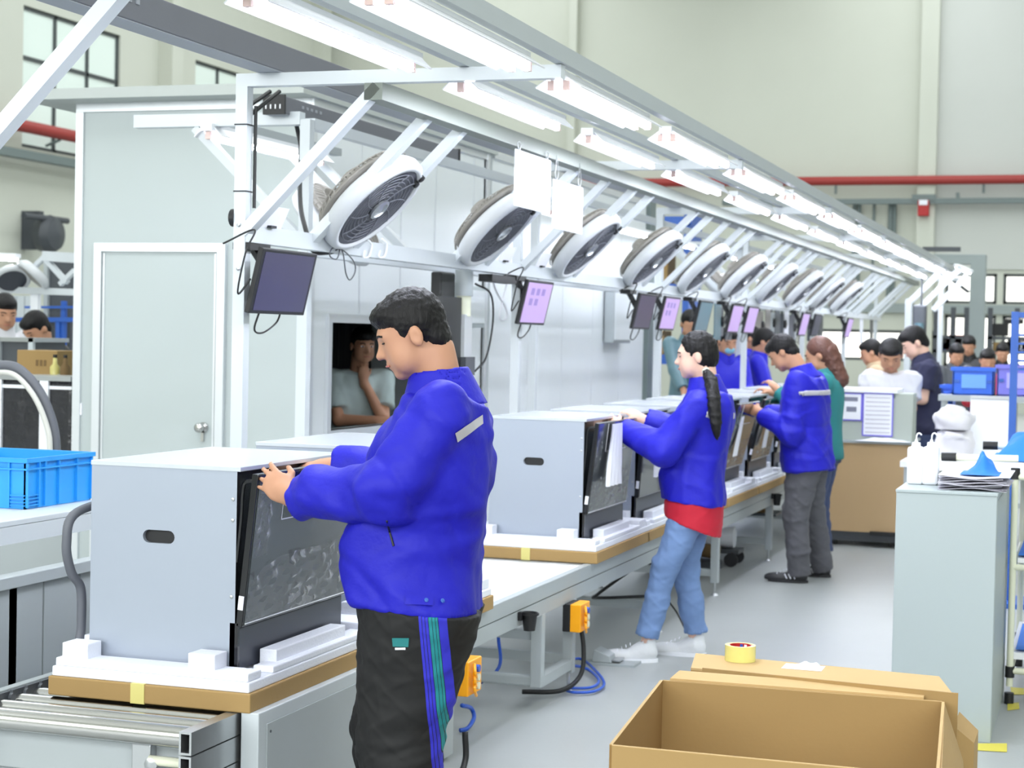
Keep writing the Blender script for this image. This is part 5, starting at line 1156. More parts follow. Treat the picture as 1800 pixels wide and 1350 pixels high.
            a = r.normal(size=3)*wf*2.1; b = r.normal(size=3)*wf*1.3; w2 = (.5+.5*np.sin(V@a+2.2*np.sin(V@b)+1.5*np.sin(V@r.normal(size=3)*wf)))**3
            V = V+N_*((w_[:, None]-1.0)*wr-w2[:, None]*wr*.35)
        return V, Q
    def build(s, name, m, parent, label=None, **kw):
        V, Q = s.mesh(**kw); me = bpy.data.meshes.new(name); o = bpy.data.objects.new(name, me)
        if len(V):
            V = V-np.array(ORG.get(parent.name, (0, 0, 0))) if parent is not None else V
            me.vertices.add(len(V)); me.vertices.foreach_set('co', V.astype(np.float32).ravel()); me.loops.add(len(Q)*4); me.loops.foreach_set('vertex_index', Q.astype(np.int32).ravel())
            me.polygons.add(len(Q)); me.polygons.foreach_set('loop_start', np.arange(len(Q), dtype=np.int32)*4); me.polygons.foreach_set('use_smooth', np.ones(len(Q), bool)); me.update(calc_edges=True)
        SURF[o.name] = (V+np.array(ORG.get(parent.name, (0, 0, 0))) if parent is not None and len(V) else V, Q)
        me.materials.append(MATS[m] if isinstance(m, str) else m); COL.objects.link(o)
        if parent is not None: o.parent = parent; ORG[o.name] = ORG.get(parent.name, (0, 0, 0))
        if label: o['label'] = label
        return o
SURF = {}
from mathutils.bvhtree import BVHTree
def surf(o, pxy, off=0.):
    "point of a mesh seen at a pixel of the photograph, and its normal"
    if o.name not in BV: BV[o.name] = BVHTree.FromPolygons([tuple(v) for v in SURF[o.name][0]], [tuple(int(i) for i in q) for q in SURF[o.name][1]])
    d = nrm(_ray(*pxy)); h = BV[o.name].ray_cast(Vector(CAMPOS), Vector(d))
    if h[0] is None: return None, None
    n = np.array(h[1]); n = n if n@d < 0 else -n
    return np.array(h[0])+n*off, n
BV = {}
def decal(o, corners, name, m, parent, off=.003, n=8):
    "patch laid on a surface between four corner pixels"
    V = []; c = [np.array(q, float) for q in corners]
    for i in range(n+1):
        for j in range(n+1):
            a, b = i/n, j/n; q = (c[0]*(1-a)+c[1]*a)*(1-b)+(c[3]*(1-a)+c[2]*a)*b; p, nn = surf(o, q, off)
            if p is None: return None
            V.append(p)
    F = [(i*(n+1)+j, i*(n+1)+j+1, (i+1)*(n+1)+j+1, (i+1)*(n+1)+j) for i in range(n) for j in range(n)]; d = nrm(_ray(*c[0])); N0 = len(V); V += [v+d*.003 for v in V]; F += [tuple(q+N0 for q in f[::-1]) for f in F]
    k = n+1; B = [i*k for i in range(k)]; 
    return MB().add(V, F).build(name, m, parent, smooth=True)
def nrm(v): v = np.array(v, float); return v/max(np.linalg.norm(v), 1e-9)
def ik(a, b, l1, l2, pole):
    a, b = np.array(a, float), np.array(b, float); d = b-a; L = min(np.linalg.norm(d), (l1+l2)*.995); u = nrm(d); x = (l1*l1-l2*l2+L*L)/(2*L); h = math.sqrt(max(l1*l1-x*x, 0))
    p = np.array(pole, float); p = nrm(p-u*(p@u)); return a+u*x+p*h, a+u*L

def pose(x, y, yaw, H, lean=0, hands=None, look=0, turn=0, feet=None, bend=0, rise=0, headfwd=.0, girth=1.):
    "yaw: direction faced in degrees from +x; returns the joints in world space"
    f = np.array((math.cos(math.radians(yaw)), math.sin(math.radians(yaw)), 0)); l = np.array((-f[1], f[0], 0)); u = np.array((0, 0, 1.0)); o = np.array((x, y, rise), float)
    J = dict(H=H, f=f, l=l, o=o); th = math.radians(lean); tu = u*math.cos(th)+f*math.sin(th); tf = f*math.cos(th)-u*math.sin(th); J['tu'], J['tf'] = tu, tf
    pel = o+u*.53*H; J['pel'] = pel; J['waist'] = pel+tu*.08*H; J['chest'] = pel+tu*.20*H
    for s, n in ((1, 'L'), (-1, 'R')):
        J['sh'+n] = pel+tu*.285*H+l*s*.108*H*(1+.3*(girth-1)); J['hip'+n] = o+u*.50*H+l*s*.052*H
        ft = (feet or {}).get(n, (0, s*.075)); ank = (o+f*ft[0]+l*ft[1]*1.0+u*.048*H) if len(ft) == 2 else np.array(ft, float); J['ank'+n] = ank
        kn, _ = ik(J['hip'+n], ank, .229*H, .229*H, f+l*s*.1); J['kn'+n] = kn; J['ank'+n] = ank; J['toe'+n] = nrm(f*1+l*s*.12)
    J['neck'] = pel+tu*.305*H; lk = math.radians(look); tn = math.radians(turn)
    hf = f*math.cos(tn)+l*math.sin(tn); hl = np.cross(u, hf); J['hf'] = hf*math.cos(lk)-u*math.sin(lk); J['hu'] = u*math.cos(lk)+hf*math.sin(lk); J['hl'] = nrm(np.cross(J['hu'], J['hf']))
    J['head'] = J['neck']+tu*.035*H+J['hu']*.068*H+hf*.015*H+f*headfwd
    for s, n in ((1, 'L'), (-1, 'R')):
        hd = (hands or {}).get(n)
        tgt = J['sh'+n]+f*.05*H-u*.30*H+l*s*.04*H if hd is None else (np.array(hd, float) if len(hd) == 3 and not isinstance(hd, list) else o+f*hd[0]+l*hd[1]+u*hd[2])
        e, w_ = ik(J['sh'+n], tgt, .172*H, .15*H, -u*1.0+l*s*.35-f*.5); J['el'+n], J['wr'+n] = e, w_
        J['hd'+n] = nrm(w_-e)
    return J
def hand(s, w, d, back, side, sc=1., curl=35, thumb=40, spread=6):
    "w wrist, d direction, back = back of hand normal, side = towards the thumb; five separate fingers"
    d = nrm(d); back = nrm(np.array(back, float)-d*np.dot(back, d)); th = nrm(np.cross(d, back)); th = th if np.dot(th, side) > 0 else -th
    L = .088*sc; pal = w+d*L*.55; s.ell(pal, (.046*sc*.92, .055*sc, .016*sc), np.array([th, d, back]), k=.012*sc)
    s.cap(w-d*.03*sc, w+d*.03*sc, .027*sc, .026*sc, k=.015*sc)
    for i, (off_, ln) in enumerate(((.030, .074), (.011, .082), (-.009, .077), (-.028, .060))):
        p = w+d*(L*.93-.004*abs(i-1))*1+th*off_*sc; a = 0; dd = nrm(d+th*math.tan(math.radians((1.4-i)*spread))); r = (.0088-.0005*i)*sc
        for j, fr_ in enumerate((.44, .32, .24)):
            a += math.radians(curl*(.7, 1., .7)[j]); v = dd*math.cos(a)-back*math.sin(a); q = p+v*ln*sc*fr_; s.cap(p, q, r*(1-.07*j), r*(.93-.08*j), k=.004*sc); p = q
    p = w+d*L*.28+th*.030*sc-back*.004*sc; t0 = math.radians(thumb); v = nrm(d*math.cos(t0)+th*math.sin(t0)-back*.35); q = p+v*.036*sc; s.cap(p-th*.012*sc, q, .0135*sc, .0105*sc, k=.010*sc)
    v = nrm(d*math.cos(t0*.4)+th*math.sin(t0*.4)-back*.5); s.cap(q, q+v*.030*sc, .0102*sc, .0088*sc, k=.004*sc)
def head(s, J, sc=1., wide=1., det=True, nose=1.):
    c = J['head']; f, l, u = J['hf'], J['hl'], J['hu']; M = np.array([l, f, u]); S_ = sc*J['H']/1.72
    def P(x, y, z): return c+(l*x*wide+f*y+u*z)*S_
    def E(p, r, k=.012, op='add'): s.ell(P(*p), np.array(r)*S_*np.array((wide, 1, 1)), M, k=k*S_, op=op)
    E((0, -.012, .034), (.075, .087, .082), k=.02); E((0, .030, -.012), (.063, .066, .088), k=.03); E((0, .030, -.070), (.050*wide, .052, .040), k=.03); E((0, .066, -.098), (.022, .020, .018), k=.022)
    for x in (-1, 1): E((x*.040, .038, -.055), (.026, .036, .040), k=.025)
    E((0, .078, .022), (.046, .016, .014), k=.02)
    s.cap(P(0, .086, .006), P(0, .108*nose, -.030), .0075*S_, .0125*S_, k=.012*S_)
    for x in (-1, 1): E((x*.012, .097, -.033), (.009, .011, .008), k=.006)
    E((0, .087, -.058), (.024, .013, .0075), k=.008); E((0, .083, -.071), (.020, .012, .0075), k=.008)
    for x in (-1, 1):
        if det: E((x*.031, .100, .004), (.017, .016, .010), k=.010, op='sub')
        E((x*.078, -.012, -.012), (.010, .020, .033), k=.006); 
        if det: E((x*.090, -.008, -.010), (.008, .010, .018), k=.004, op='sub')
    return P, S_
def torso_lv(H, g, lo, hi, infl, belly=0.):
    rows = [(-.08, 0, .098, .070), (-.03, .004, .100, .072), (.03, .008, .094, .068), (.09, .010, .090, .066), (.15, .008, .098, .068), (.20, .004, .106, .068), (.25, -.002, .108, .060), (.285, -.006, .092, .048), (.305, -.006, .055, .040)]
    a = np.array(rows)*H; a[:, 2] = a[:, 2]*g+infl; a[:, 3] = a[:, 3]*g+infl; a[:, 1] += belly*np.exp(-((a[:, 0]/H-.04)/.07)**2); a[:, 3] += belly*.8*np.exp(-((a[:, 0]/H-.04)/.08)**2)
    us = np.linspace(lo*H, hi*H, 14); return np.stack([us]+[np.interp(us, a[:, 0], a[:, i]) for i in (1, 2, 3)], 1)

def person(label, J, st, vox=.008, group=None, loc=None):
    H, f, l, tu, tf = J['H'], J['f'], J['l'], J['tu'], J['tf']; u = np.array((0, 0, 1.0)); g = st.get('girth', 1.); sk = st.get('skin', 'skin')
    t = thing('person', label, 'person', loc if loc is not None else J['o'], group); T = np.array([l, tf, tu]); pts = np.array([J[k] for k in J if k[:2] in ('an', 'kn', 'hi', 'sh', 'el', 'wr', 'he', 'pe') and isinstance(J[k], np.ndarray) and k not in ('hl',)])
    lo, hi = pts.min(0)-.24, pts.max(0)+.24; lo[2] = max(J['o'][2], pts[:, 2].min()-.12)-.0; hi[2] = J['head'][2]+.17
    s = SDF(lo, hi, vox); det = vox < .0085
    P, S_ = head(s, J, st.get('head', 1.), st.get('wide', 1.), det, st.get('nose', 1.))
    s.cap(J['neck']-tu*.02*H, J['head']-J['hu']*.04*H-J['hf']*.022*H, .036*H*st.get('neckw', 1.), .034*H*st.get('neckw', 1.), k=.03)
    s.loft(J['pel'], T, torso_lv(H, g, -.08, .29, -.020), k=.03)
    low = st.get('bottom', True)
    for n, sg in (('L', 1), ('R', -1)):
        s.cap(J['neck']-tu*.03*H, J['sh'+n]-tu*.012*H, .022*H, .022*H, k=.02); s.cap(J['sh'+n]-tu*.012*H, J['el'+n], .024*H*(.5+.5*g), .024*H*g, k=.015); s.cap(J['el'+n], J['wr'+n], .0245*H*g, .0165*H, k=.012)
        hb = J.get('hb'+n, u); hs_ = J.get('hs'+n, -l*sg)
        if det: hand(s, J['wr'+n], J['hd'+n], hb, hs_, st.get('hand', 1.)*H/1.72, J.get('curl'+n, 35))
        else:
            hand(s, J['wr'+n], J['hd'+n], hb, hs_, 1.12*H/1.72, J.get('curl'+n, 35), spread=9)
        if low:
            s.cap(J['hip'+n], J['kn'+n], .046*H*g, .032*H*g, k=.02); s.cap(J['kn'+n], J['ank'+n], .030*H, .020*H, k=.02); s.cap(J['ank'+n], J['ank'+n]-u*.02*H, .020*H, .016*H, k=.01)
    s.build('body', sk, t)
    # face
    M = np.array([J['hl'], J['hf'], J['hu']]); fc = st.get('face', True)
    if fc:
        for x in (-1, 1):
            if st.get('down', True): MB().ell(P(x*.031, .0835, .001), np.array((.0145, .0065, .0030))*S_, 12, 6, M.T).build('eye', 'eye_dark', t, smooth=True)
            else:
                e = MB().ell(P(x*.031, .0815, .003), np.array((.0145, .0085, .0058))*S_, 12, 6, M.T).build('eye', 'paper', t, smooth=True); MB().ell(P(x*.031, .089, .003), np.array((.0052, .003, .0052))*S_, 10, 6, M.T).build('iris', 'eye_dark', e, smooth=True)
            MB().tube(catmull([P(x*.014, .0935, .019), P(x*.030, .0925, .025), P(x*.048, .0800, .020)], 4), [.0035*S_]*9, 6).build('eyebrow', 'hair_black', t, smooth=True)
        MB().tube(catmull([P(-.021, .092, -.065), P(-.008, .1, -.0635), P(.008, .1, -.0635), P(.021, .092, -.065)], 4), .0032*S_, 6).build('mouth', 'lip', t, smooth=True)
    # hair
    hair = st.get('hair', 'short'); hc = st.get('hair_mat', 'hair_black'); hs = SDF(J['head']-.25, J['head']+.25, min(vox, .007)); wd = st.get('wide', 1.)
    def HE(p, r, k=.012, op='add'): hs.ell(P(*p), np.array(r)*S_*np.array((wd, 1, 1)), M, k=k*S_, op=op)
    HE((0, -.014, .038), (.084, .098, .094), k=0)
    if hair == 'short':
        HE((0, .045, .075), (.066, .055, .036), k=.02); HE((0, .13, -.047), (.12, .115, .094), k=.004, op='sub'); HE((0, -.062, -.028), (.060, .046, .058), k=.02); HE((0, .035, -.148), (.14, .118, .108), k=.006, op='sub'); HE((0, -.05, -.170), (.14, .14, .095), k=.006, op='sub')
        for x in (-1, 1): HE((x*.10, -.004, -.04), (.045, .046, .055), k=.004, op='sub')
        for x in (-1, 1): HE((x*.08, .10, .01), (.05, .07, .05), k=.004, op='sub')
    else:
        HE((0, -.045, -.01), (.072, .072, .085), k=.03); HE((0, .13, -.02), (.10, .108, .108), k=.004, op='sub'); HE((0, .02, -.16), (.14, .12, .10), k=.01, op='sub')
        for x in (-1, 1): HE((x*.095, .000, -.018), (.03, .026, .042), k=.004, op='sub')
    if hair == 'pony' or hair == 'long':
        pass
    ho = hs.build('hair', hc, t, wr=.0022 if vox < .0085 else .0, wf=90, seed=3)
    if hair == 'pony':
        hp = J['pony']; ps = SDF(np.min(hp, 0)-.08, np.max(hp, 0)+.08, .006); rr = st.get('pony_r', [.016, .030, .032, .030, .026, .020, .008])
        cp_ = catmull(hp, 4); rs = np.interp(np.linspace(0, 1, len(cp_)), np.linspace(0, 1, len(rr)), rr)
        for a, b, r0, r1 in zip(cp_, cp_[1:], rs, rs[1:]): ps.cap(a, b, r0, r1, k=.01)
        ps.build('ponytail', hc, t, wr=.003, wf=60, seed=5); MB().lathe(hp[0], nrm(hp[1]-hp[0]), [(.010, 0), (.020, .002), (.020, .016), (.010, .018)], 14, ring=True).build('hair_tie', st.get('tie', 'plastic_cream'), t, smooth=True)
    if hair == 'long':
        ps = SDF(J['head']-.35, J['head']+.2, .008); ps.cap(P(0, -.06, 0), P(0, -.085, -.20), .075*S_, .06*S_, k=.02); ps.build('long_hair', hc, t, wr=.003, wf=60)
    # top garment
    top = st.get('top'); cuff = {}
    if top:
        infl = st.get('infl', .022); lo2 = lo.copy(); hem = st.get('hem', -.06)
        s = SDF(lo-.06, hi, vox*1.0)
        s.loft(J['pel'], T, torso_lv(H, g, hem, .295, infl, st.get('belly', 0)), k=0, p=2.3)
        tops = s
        for n, sg in (('L', 1), ('R', -1)):
            s.cap(J['neck']-tu*.045*H, J['sh'+n]-tu*.01*H, .036*H+infl*.3, (.034*H)*(.5+.5*g)+infl*.35, k=.05)
            if st.get('sleeve', 'long') == 'long':
                e, w_ = J['el'+n], J['wr'+n]; d = nrm(w_-e); c0 = w_-d*st.get('cuffback', .02); ra = st.get('sl', (.046, .043, .036)); ra = [q*H/1.0*1.0 for q in ra]
                s.cap(J['sh'+n], e, ra[0], ra[1], k=.03); s.cap(e, e+(c0-e)*.75, ra[1], ra[2], k=.02); s.cap(e+(c0-e)*.5, c0, ra[2]*1.03, ra[2]*.97, k=.012, flat=True); s.cap(c0-d*.008, c0+d*.05, ra[2]*.80, ra[2]*.80, k=0, op='sub', flat=True)
            else:
                e = J['sh'+n]+(J['el'+n]-J['sh'+n])*.72; s.cap(J['sh'+n], e, .040*H*g, .043*H*g, k=.03, flat=True)
        cn = J['neck']+tu*.012*H; s.cap(cn-tu*.02, cn+tu*.12, .041*H, .055*H, k=.004, op='sub', flat=True)
        s.cut(J['pel']+tu*hem*H, -tu, hi=np.array([hi[0], hi[1], J['pel'][2]])+0)
        o_top = s.build(st.get('top_name', 'jacket'), top, t, wr=st.get('wr', .006), wf=st.get('wf', 13), seed=st.get('seed', 1))
        if st.get('collar', True):
            cs = SDF(J['neck']-.2, J['neck']+.2, min(vox, .006)); ax = nrm(tu+f*.24); c0 = J['neck']+tu*.004*H+f*.012; c1 = c0+ax*.038*H; c2 = c0-ax*.026*H; nw = st.get('neckw', 1.); r1, r2 = .045*H*nw, .066*H*(.6+.4*g)
            cs.cap(c1, c2, r1, r2, k=0, flat=True); cs.cap(c1+ax*.03, c2-ax*.01, r1-.008-.012, r2-.008, k=0, op='sub', flat=True); cs.ell(c0+f*.11*H, (.030, .10, .14), np.array([l, f, u]), k=0, op='sub')
            cs.build('collar', top, t)
        if st.get('strip'):
            q = SDF(lo-.06, hi, vox); q.F = s.F.copy() if q.F.shape == s.F.shape else q.F
            z = .235*H; q.F = q.F-.0045; q.cut(J['pel']+tu*(z+.012*H), tu).cut(J['pel']+tu*(z-.012*H), -tu); q.cut(J['pel']-tf*.012, tf); 
            # keep only the shell
            q.F = np.maximum(q.F, -(s.F+.004)); 
            for n, sg in (('L', 1), ('R', -1)): q.cap(J['el'+n], J['sh'+n]+(J['el'+n]-J['sh'+n])*.35, .09*H, .05*H, k=0, op='sub')
            q.build('reflective_strip', 'reflective', t)
    if st.get('under'):
        s = SDF(lo, hi, vox); lv = torso_lv(H, g, st.get('uhem', -.12)-.03, st.get('hem', -.06)+.004, .024); s.loft(J['pel'], T, lv, k=0, p=2.2); s.cut(J['pel']-tu*.116*H, nrm(-tu+f*.30)); s.build('shirt', st['under'], t, wr=.004, wf=14, seed=9)
    # trousers and shoes
    if low:
        s = SDF(lo-.02, hi, vox); tr = st.get('tr', (.060, .046, .040)); ht = st.get('tr_hem', .0)
        s.loft(J['pel'], np.array([l, f, u]), torso_lv(H, g, -.075, .04, .004)*1.0, k=.02)
        for n in 'LR':
            s.cap(J['hip'+n], J['kn'+n], tr[0]*H*g, tr[1]*H, k=.03); s.cap(J['kn'+n], J['kn'+n]+(J['ank'+n]-J['kn'+n])*.6, tr[1]*H, tr[2]*H, k=.03)
            e = J['ank'+n]+u*ht; s.cap(J['kn'+n]+(e-J['kn'+n])*.4, e, tr[2]*1.02*H, tr[2]*H, k=.02, flat=True); s.cap(e+u*.012, e-u*.05, tr[2]*.86*H, tr[2]*.86*H, k=0, op='sub', flat=True)
        if top: s.cut(J['pel']+tu*(st.get('hem', -.06)*H+.003), tu)
        to = s.build('trousers', st.get('bottom_mat', 'jeans'), t, wr=st.get('twr', .005), wf=st.get('twf', 16), seed=4); J['_tr'] = to
        for n in 'LR':
            a = J['ank'+n]; d = J['toe'+n]; fl_ = a.copy(); fl_[2] = J['o'][2]; ss = SDF(a-.22, a+.24, min(vox, .007)); lat = np.cross(u, d); Mx = np.array([lat, d, u])
            ss.ell(fl_+d*.085*H+u*.016*H, (.028*H, .060*H, .022*H), Mx, k=0); ss.ell(fl_+d*.01*H+u*.026*H, (.026*H, .044*H, .034*H), Mx, k=.03); ss.cap(fl_+d*.0+u*.04*H, fl_-d*.004*H+u*.062*H, .026*H, .024*H, k=.02); ss.cap(fl_+u*.052*H, fl_+u*.12*H, .019*H, .02*H, k=.004, op='sub', flat=True)
            ss.F = np.maximum(ss.F, (ss.lo[2]+ss.h*np.arange(ss.n[2])*-1-0)[None, None, :]*0+(-(ss.lo[2]+ss.h*np.arange(ss.n[2]))+J['o'][2]+.012)[None, None, :])
            sh = ss.build('shoe', st.get('shoe', 'shoe_white'), t)
            so = MB(); ring = [(math.cos(q)*.031*H, math.sin(q)*.082*H) for q in np.linspace(0, 2*math.pi, 25)[:-1]]; so.prism([fl_+d*(.046*H+b)+lat*a_+u*.0 for a_, b in ring], (0, 0, .018)); so.build('sole', st.get('sole', 'plastic_white'), sh)
            if det:
                for k in range(4): c = fl_+d*(.05+.013*k)*H+u*(.052-.006*k)*H; MB().tube([c-lat*.018*H, c+u*.006, c+lat*.018*H], .0028, 5).build('lace', st.get('lace', 'paper'), sh)
            if st.get('stripes3'):
                for k in range(3):
                    for sd in (-1, 1): c = fl_+d*(.02+.016*k)*H+u*.026*H+lat*sd*.027*H; MB().bar(c-u*.016-d*.008, c+u*.016+d*.008, .007, .006, lat).build('shoe_stripe', 'paper', sh)
    return t, P, S_
u_ = np.array((0, 0, 1.0))
# ---- the man in front
def stripes(J, s0, s1, z0, z1):
    m = bpy.data.materials.new('track_trousers'); m.use_nodes = True; N = m.node_tree.nodes; L = m.node_tree.links; b = N['Principled BSDF']; b.inputs['Roughness'].default_value = .75
    tc = N.new('ShaderNodeTexCoord'); d1 = N.new('ShaderNodeVectorMath'); d1.operation = 'DOT_PRODUCT'; d1.inputs[1].default_value = tuple(J['f']); L.new(tc.outputs['Object'], d1.inputs[0])
    d2 = N.new('ShaderNodeVectorMath'); d2.operation = 'DOT_PRODUCT'; d2.inputs[1].default_value = tuple(J['l']); L.new(tc.outputs['Object'], d2.inputs[0])
    sx = N.new('ShaderNodeSeparateXYZ'); L.new(tc.outputs['Object'], sx.inputs[0]); mr = N.new('ShaderNodeMapRange'); mr.clamp = False; L.new(sx.outputs[2], mr.inputs[0])
    mr.inputs[1].default_value = z0; mr.inputs[2].default_value = z1; mr.inputs[3].default_value = s0; mr.inputs[4].default_value = s1
    sb = N.new('ShaderNodeMath'); sb.operation = 'SUBTRACT'; L.new(d1.outputs['Value'], sb.inputs[0]); L.new(mr.outputs[0], sb.inputs[1])
    m2 = N.new('ShaderNodeMapRange'); L.new(sb.outputs[0], m2.inputs[0]); m2.inputs[1].default_value = .040; m2.inputs[2].default_value = -.040
    r = N.new('ShaderNodeValToRGB'); r.color_ramp.interpolation = 'CONSTANT'; L.new(m2.outputs[0], r.inputs[0]); K, B_, T_ = (.004, .004, .005, 1), lin((44, 44, 190))+(1,), lin((22, 130, 138))+(1,)
    e = r.color_ramp.elements; e[0].position = 0; e[0].color = K; e[1].position = .97; e[1].color = K
    for p, c in ((.04, B_), (.13, K), (.15, B_), (.24, K), (.26, B_), (.35, K), (.37, T_), (.47, K), (.485, T_), (.58, K), (.595, T_), (.67, K), (.69, B_), (.95, B_)):
        q = e.new(p); q.color = c
    g = N.new('ShaderNodeMath'); g.operation = 'GREATER_THAN'; g.inputs[1].default_value = .07; L.new(d2.outputs['Value'], g.inputs[0])
    mx = N.new('ShaderNodeMix'); mx.data_type = 'RGBA'; mx.inputs[6].default_value = K; L.new(g.outputs[0], mx.inputs[0]); L.new(r.outputs[0], mx.inputs[7]); L.new(mx.outputs[2], b.inputs['Base Color']); return m
J = pose(-1.795, 4.66, 196, 1.74, lean=-6, look=22, turn=4, headfwd=.035, girth=1.25, feet={'L': (-.03, .1), 'R': (.07, -.1)}, hands={'L': tuple(ony(515, 862, 4.62)), 'R': tuple(ony(578, 822, 4.98))})
J['shL'] = ony(776, 724, 4.47); J['elL'] = ony(685, 858, 4.42); J['wrL'] = ony(512, 872, 4.53)
J['hdL'] = nrm(ony(458, 832, 4.55)-J['wrL']); J['hdR'] = nrm(ony(505, 820, 5.0)-J['wrR']); J['hbL'] = nrm((-.25, -.85, .45)); J['hbR'] = nrm((.1, -.3, 1)); J['hsL'] = np.array((-.1, .5, .8)); J['hsR'] = np.array((-.2, -1, .1)); J['curlL'] = 24; J['curlR'] = 22
p0, p1 = ony(759, 1085, 4.42)-J['o'], ony(777, 1345, 4.42)-J['o']
tm = stripes(J, p0@J['f'], p1@J['f'], p0[2], p1[2])
t1, P1, S1 = person('stocky short haired man in blue work jacket and black track trousers in front', J, dict(girth=1.25, wide=1.10, head=.97, neckw=1.05, skin='skin_warm', top='jacket', belly=.035, infl=.022, hem=-.035, sl=(.046, .050, .038), cuffback=.035, bottom_mat=tm, tr=(.080, .066, .058), shoe='shoe_black', wr=.014, wf=8, seed=2), vox=.0058)
jk = [c for c in t1.children if c.name.startswith('jacket')][0]; tr = [c for c in t1.children if c.name.startswith('trousers')][0]
decal(tr, [(690, 1121), (719, 1121), (718, 1137), (691, 1136)], 'badge', 'sleeve_teal', t1); decal(tr, [(695, 1138), (713, 1138), (713, 1142), (695, 1142)], 'badge', 'paper', t1)
decal(jk, [(713, 1046), (761, 1050), (760, 1066), (712, 1062)], 'hem_tab', 'jacket', t1, .006)
decal(jk, [(799, 761), (847, 729), (848, 745), (803, 777)], 'reflective_strip', 'reflective', t1, .003, 12)
decal(jk, [(683, 730), (704, 722), (706, 731), (686, 741)], 'chest_label', 'paper', t1)
pt = [surf(jk, q, .001)[0] for q in ((680, 915), (685, 935), (692, 960))]
if all(p is not None for p in pt): MB().tube(pt, .003, 6).build('pocket_slit', 'black', t1)
for q in ((748, 1056), (776, 1057)):
    p, n_ = surf(jk, q, .006)
    if p is not None: MB().lathe(p, n_, [(.006, 0), (.006, .002), (.003, .003)], 12).build('snap_button', 'blue_frame', t1)
MB().tube(catmull([J['wrR']+np.array((.035, 0, 0))+.034*np.array((0, math.cos(a), math.sin(a))) for a in np.linspace(0, 2*math.pi, 9)], 3), .006, 6).build('watch_strap', 'black', t1)
# ---- woman with ponytail
J = pose(-1.90, 8.75, 190, 1.645, lean=-5, look=6, headfwd=.03, hands={'L': tuple(ony(1088, 752, 8.6)), 'R': tuple(ony(1128, 737, 8.98))}, feet={'L': tuple(onz(1136, 1163, 0)+u_*.079), 'R': tuple(onz(1222, 1153, 0)+u_*.079)})
J['elL'] = ony(1166, 792, 8.5); J['shL'] = ony(1232, 712, 8.56)
J['hdL'] = nrm(ony(1058, 730, 8.66)-J['wrL']); J['hdR'] = nrm(ony(1100, 718, 9.0)-J['wrR']); J['hbL'] = nrm((-.2, -.8, .5)); J['hbR'] = nrm((0, -.3, 1)); J['hsL'] = np.array((0, .6, .8)); J['hsR'] = np.array((0, -1, .2))
J['pony'] = [ony(1240, 651, 8.66), ony(1250, 672, 8.60), ony(1254, 700, 8.53), ony(1257, 730, 8.50), ony(1259, 752, 8.49), ony(1261, 772, 8.50)]
t2_, P2, S2 = person('woman with long black ponytail, blue work jacket over red shirt and jeans', J, dict(skin='skin_pale', hair='pony', top='jacket', infl=.036, belly=.018, hem=-.045, under='shirt_red', uhem=-.135, strip=True, sl=(.044, .050, .040), bottom_mat='jeans', tr=(.056, .040, .036), tr_hem=.045, wr=.009, wf=10, seed=11, girth=1.06), vox=.007)
# ---- man in grey trousers
J = pose(-1.83, 11.9, 176, 1.67, lean=4, look=34, headfwd=.06, hands={'L': tuple(ony(1335, 724, 11.75)), 'R': (-2.2, 12.2, 1.12)}, feet={'L': tuple(onz(1405, 1024, 0)+u_*.08), 'R': tuple(onz(1446, 1014, 0)+u_*.08)})
J['elL'] = ony(1392, 762, 11.68); J['hdL'] = nrm(ony(1312, 716, 11.8)-J['wrL']); J['hbL'] = nrm((-.2, -.8, .4)); J['hsL'] = np.array((0, .3, 1))
person('man in blue work jacket, grey trousers and black trainers bending his head', J, dict(skin='skin_warm', top='jacket', infl=.036, hem=-.075, strip=True, sl=(.044, .048, .040), bottom_mat='trousers_grey', tr=(.064, .052, .046), tr_hem=-.03, shoe='shoe_black', sole='shoe_black', stripes3=True, wr=.010, wf=10, seed=14, girth=1.12), vox=.008)
def look_at_head(px, py, y, yaw, H=None, **kw):
    "stand a person so that the head is seen at a pixel"
    h = ony(px, py, y); H = H or (h[2]/.925); J = pose(h[0], y, yaw, H, **kw); d = h-J['head']; d[2] = 0
    for k, v in J.items():
        if isinstance(v, np.ndarray) and v.shape == (3,) and k not in ('f', 'l', 'tu', 'tf', 'hf', 'hu', 'hl') and not k.startswith(('hd', 'hb', 'hs', 'toe')): J[k] = v+d
    return J
# ---- man in the booth window
h = onx(638, 612, -4.55); J = pose(h[0]-.05, h[1], -48, 1.66, lean=14, look=8, headfwd=.02)
d = h-J['head']; d[2] = 0
for k, v in J.items():
    if isinstance(v, np.ndarray) and v.shape == (3,) and k not in ('f', 'l', 'tu', 'tf', 'hf', 'hu', 'hl') and not k.startswith(('hd', 'hb', 'hs', 'toe')): J[k] = v+d
J['wrL'] = J['head']-J['hu']*.225+J['hf']*.055; J['elL'] = np.array((-4.40, J['wrL'][1]+.03, 1.05)); J['hdL'] = nrm(np.array((0, 0, 1.))); J['hbL'] = nrm(J['f']); J['hsL'] = J['l']; J['curlL'] = 70
J['elR'] = J['shR']+np.array((.06, -.02, -.29)); J['wrR'] = np.array((-4.42, J['wrL'][1]-.06, 1.055)); J['hdR'] = nrm(J['wrR']-J['elR']); J['hbR'] = nrm((.6, -.4, .5)); J['curlR'] = 30
person('man in pale mint shirt leaning in the booth window with a hand at his chin', J, dict(skin='skin_warm', down=False, top='shirt_mint', top_name='shirt', sleeve='short', collar=False, infl=.016, wr=.005, wf=12, seed=6, hem=-.08, bottom_mat='jeans_dark', shoe='shoe_black'), vox=.008)
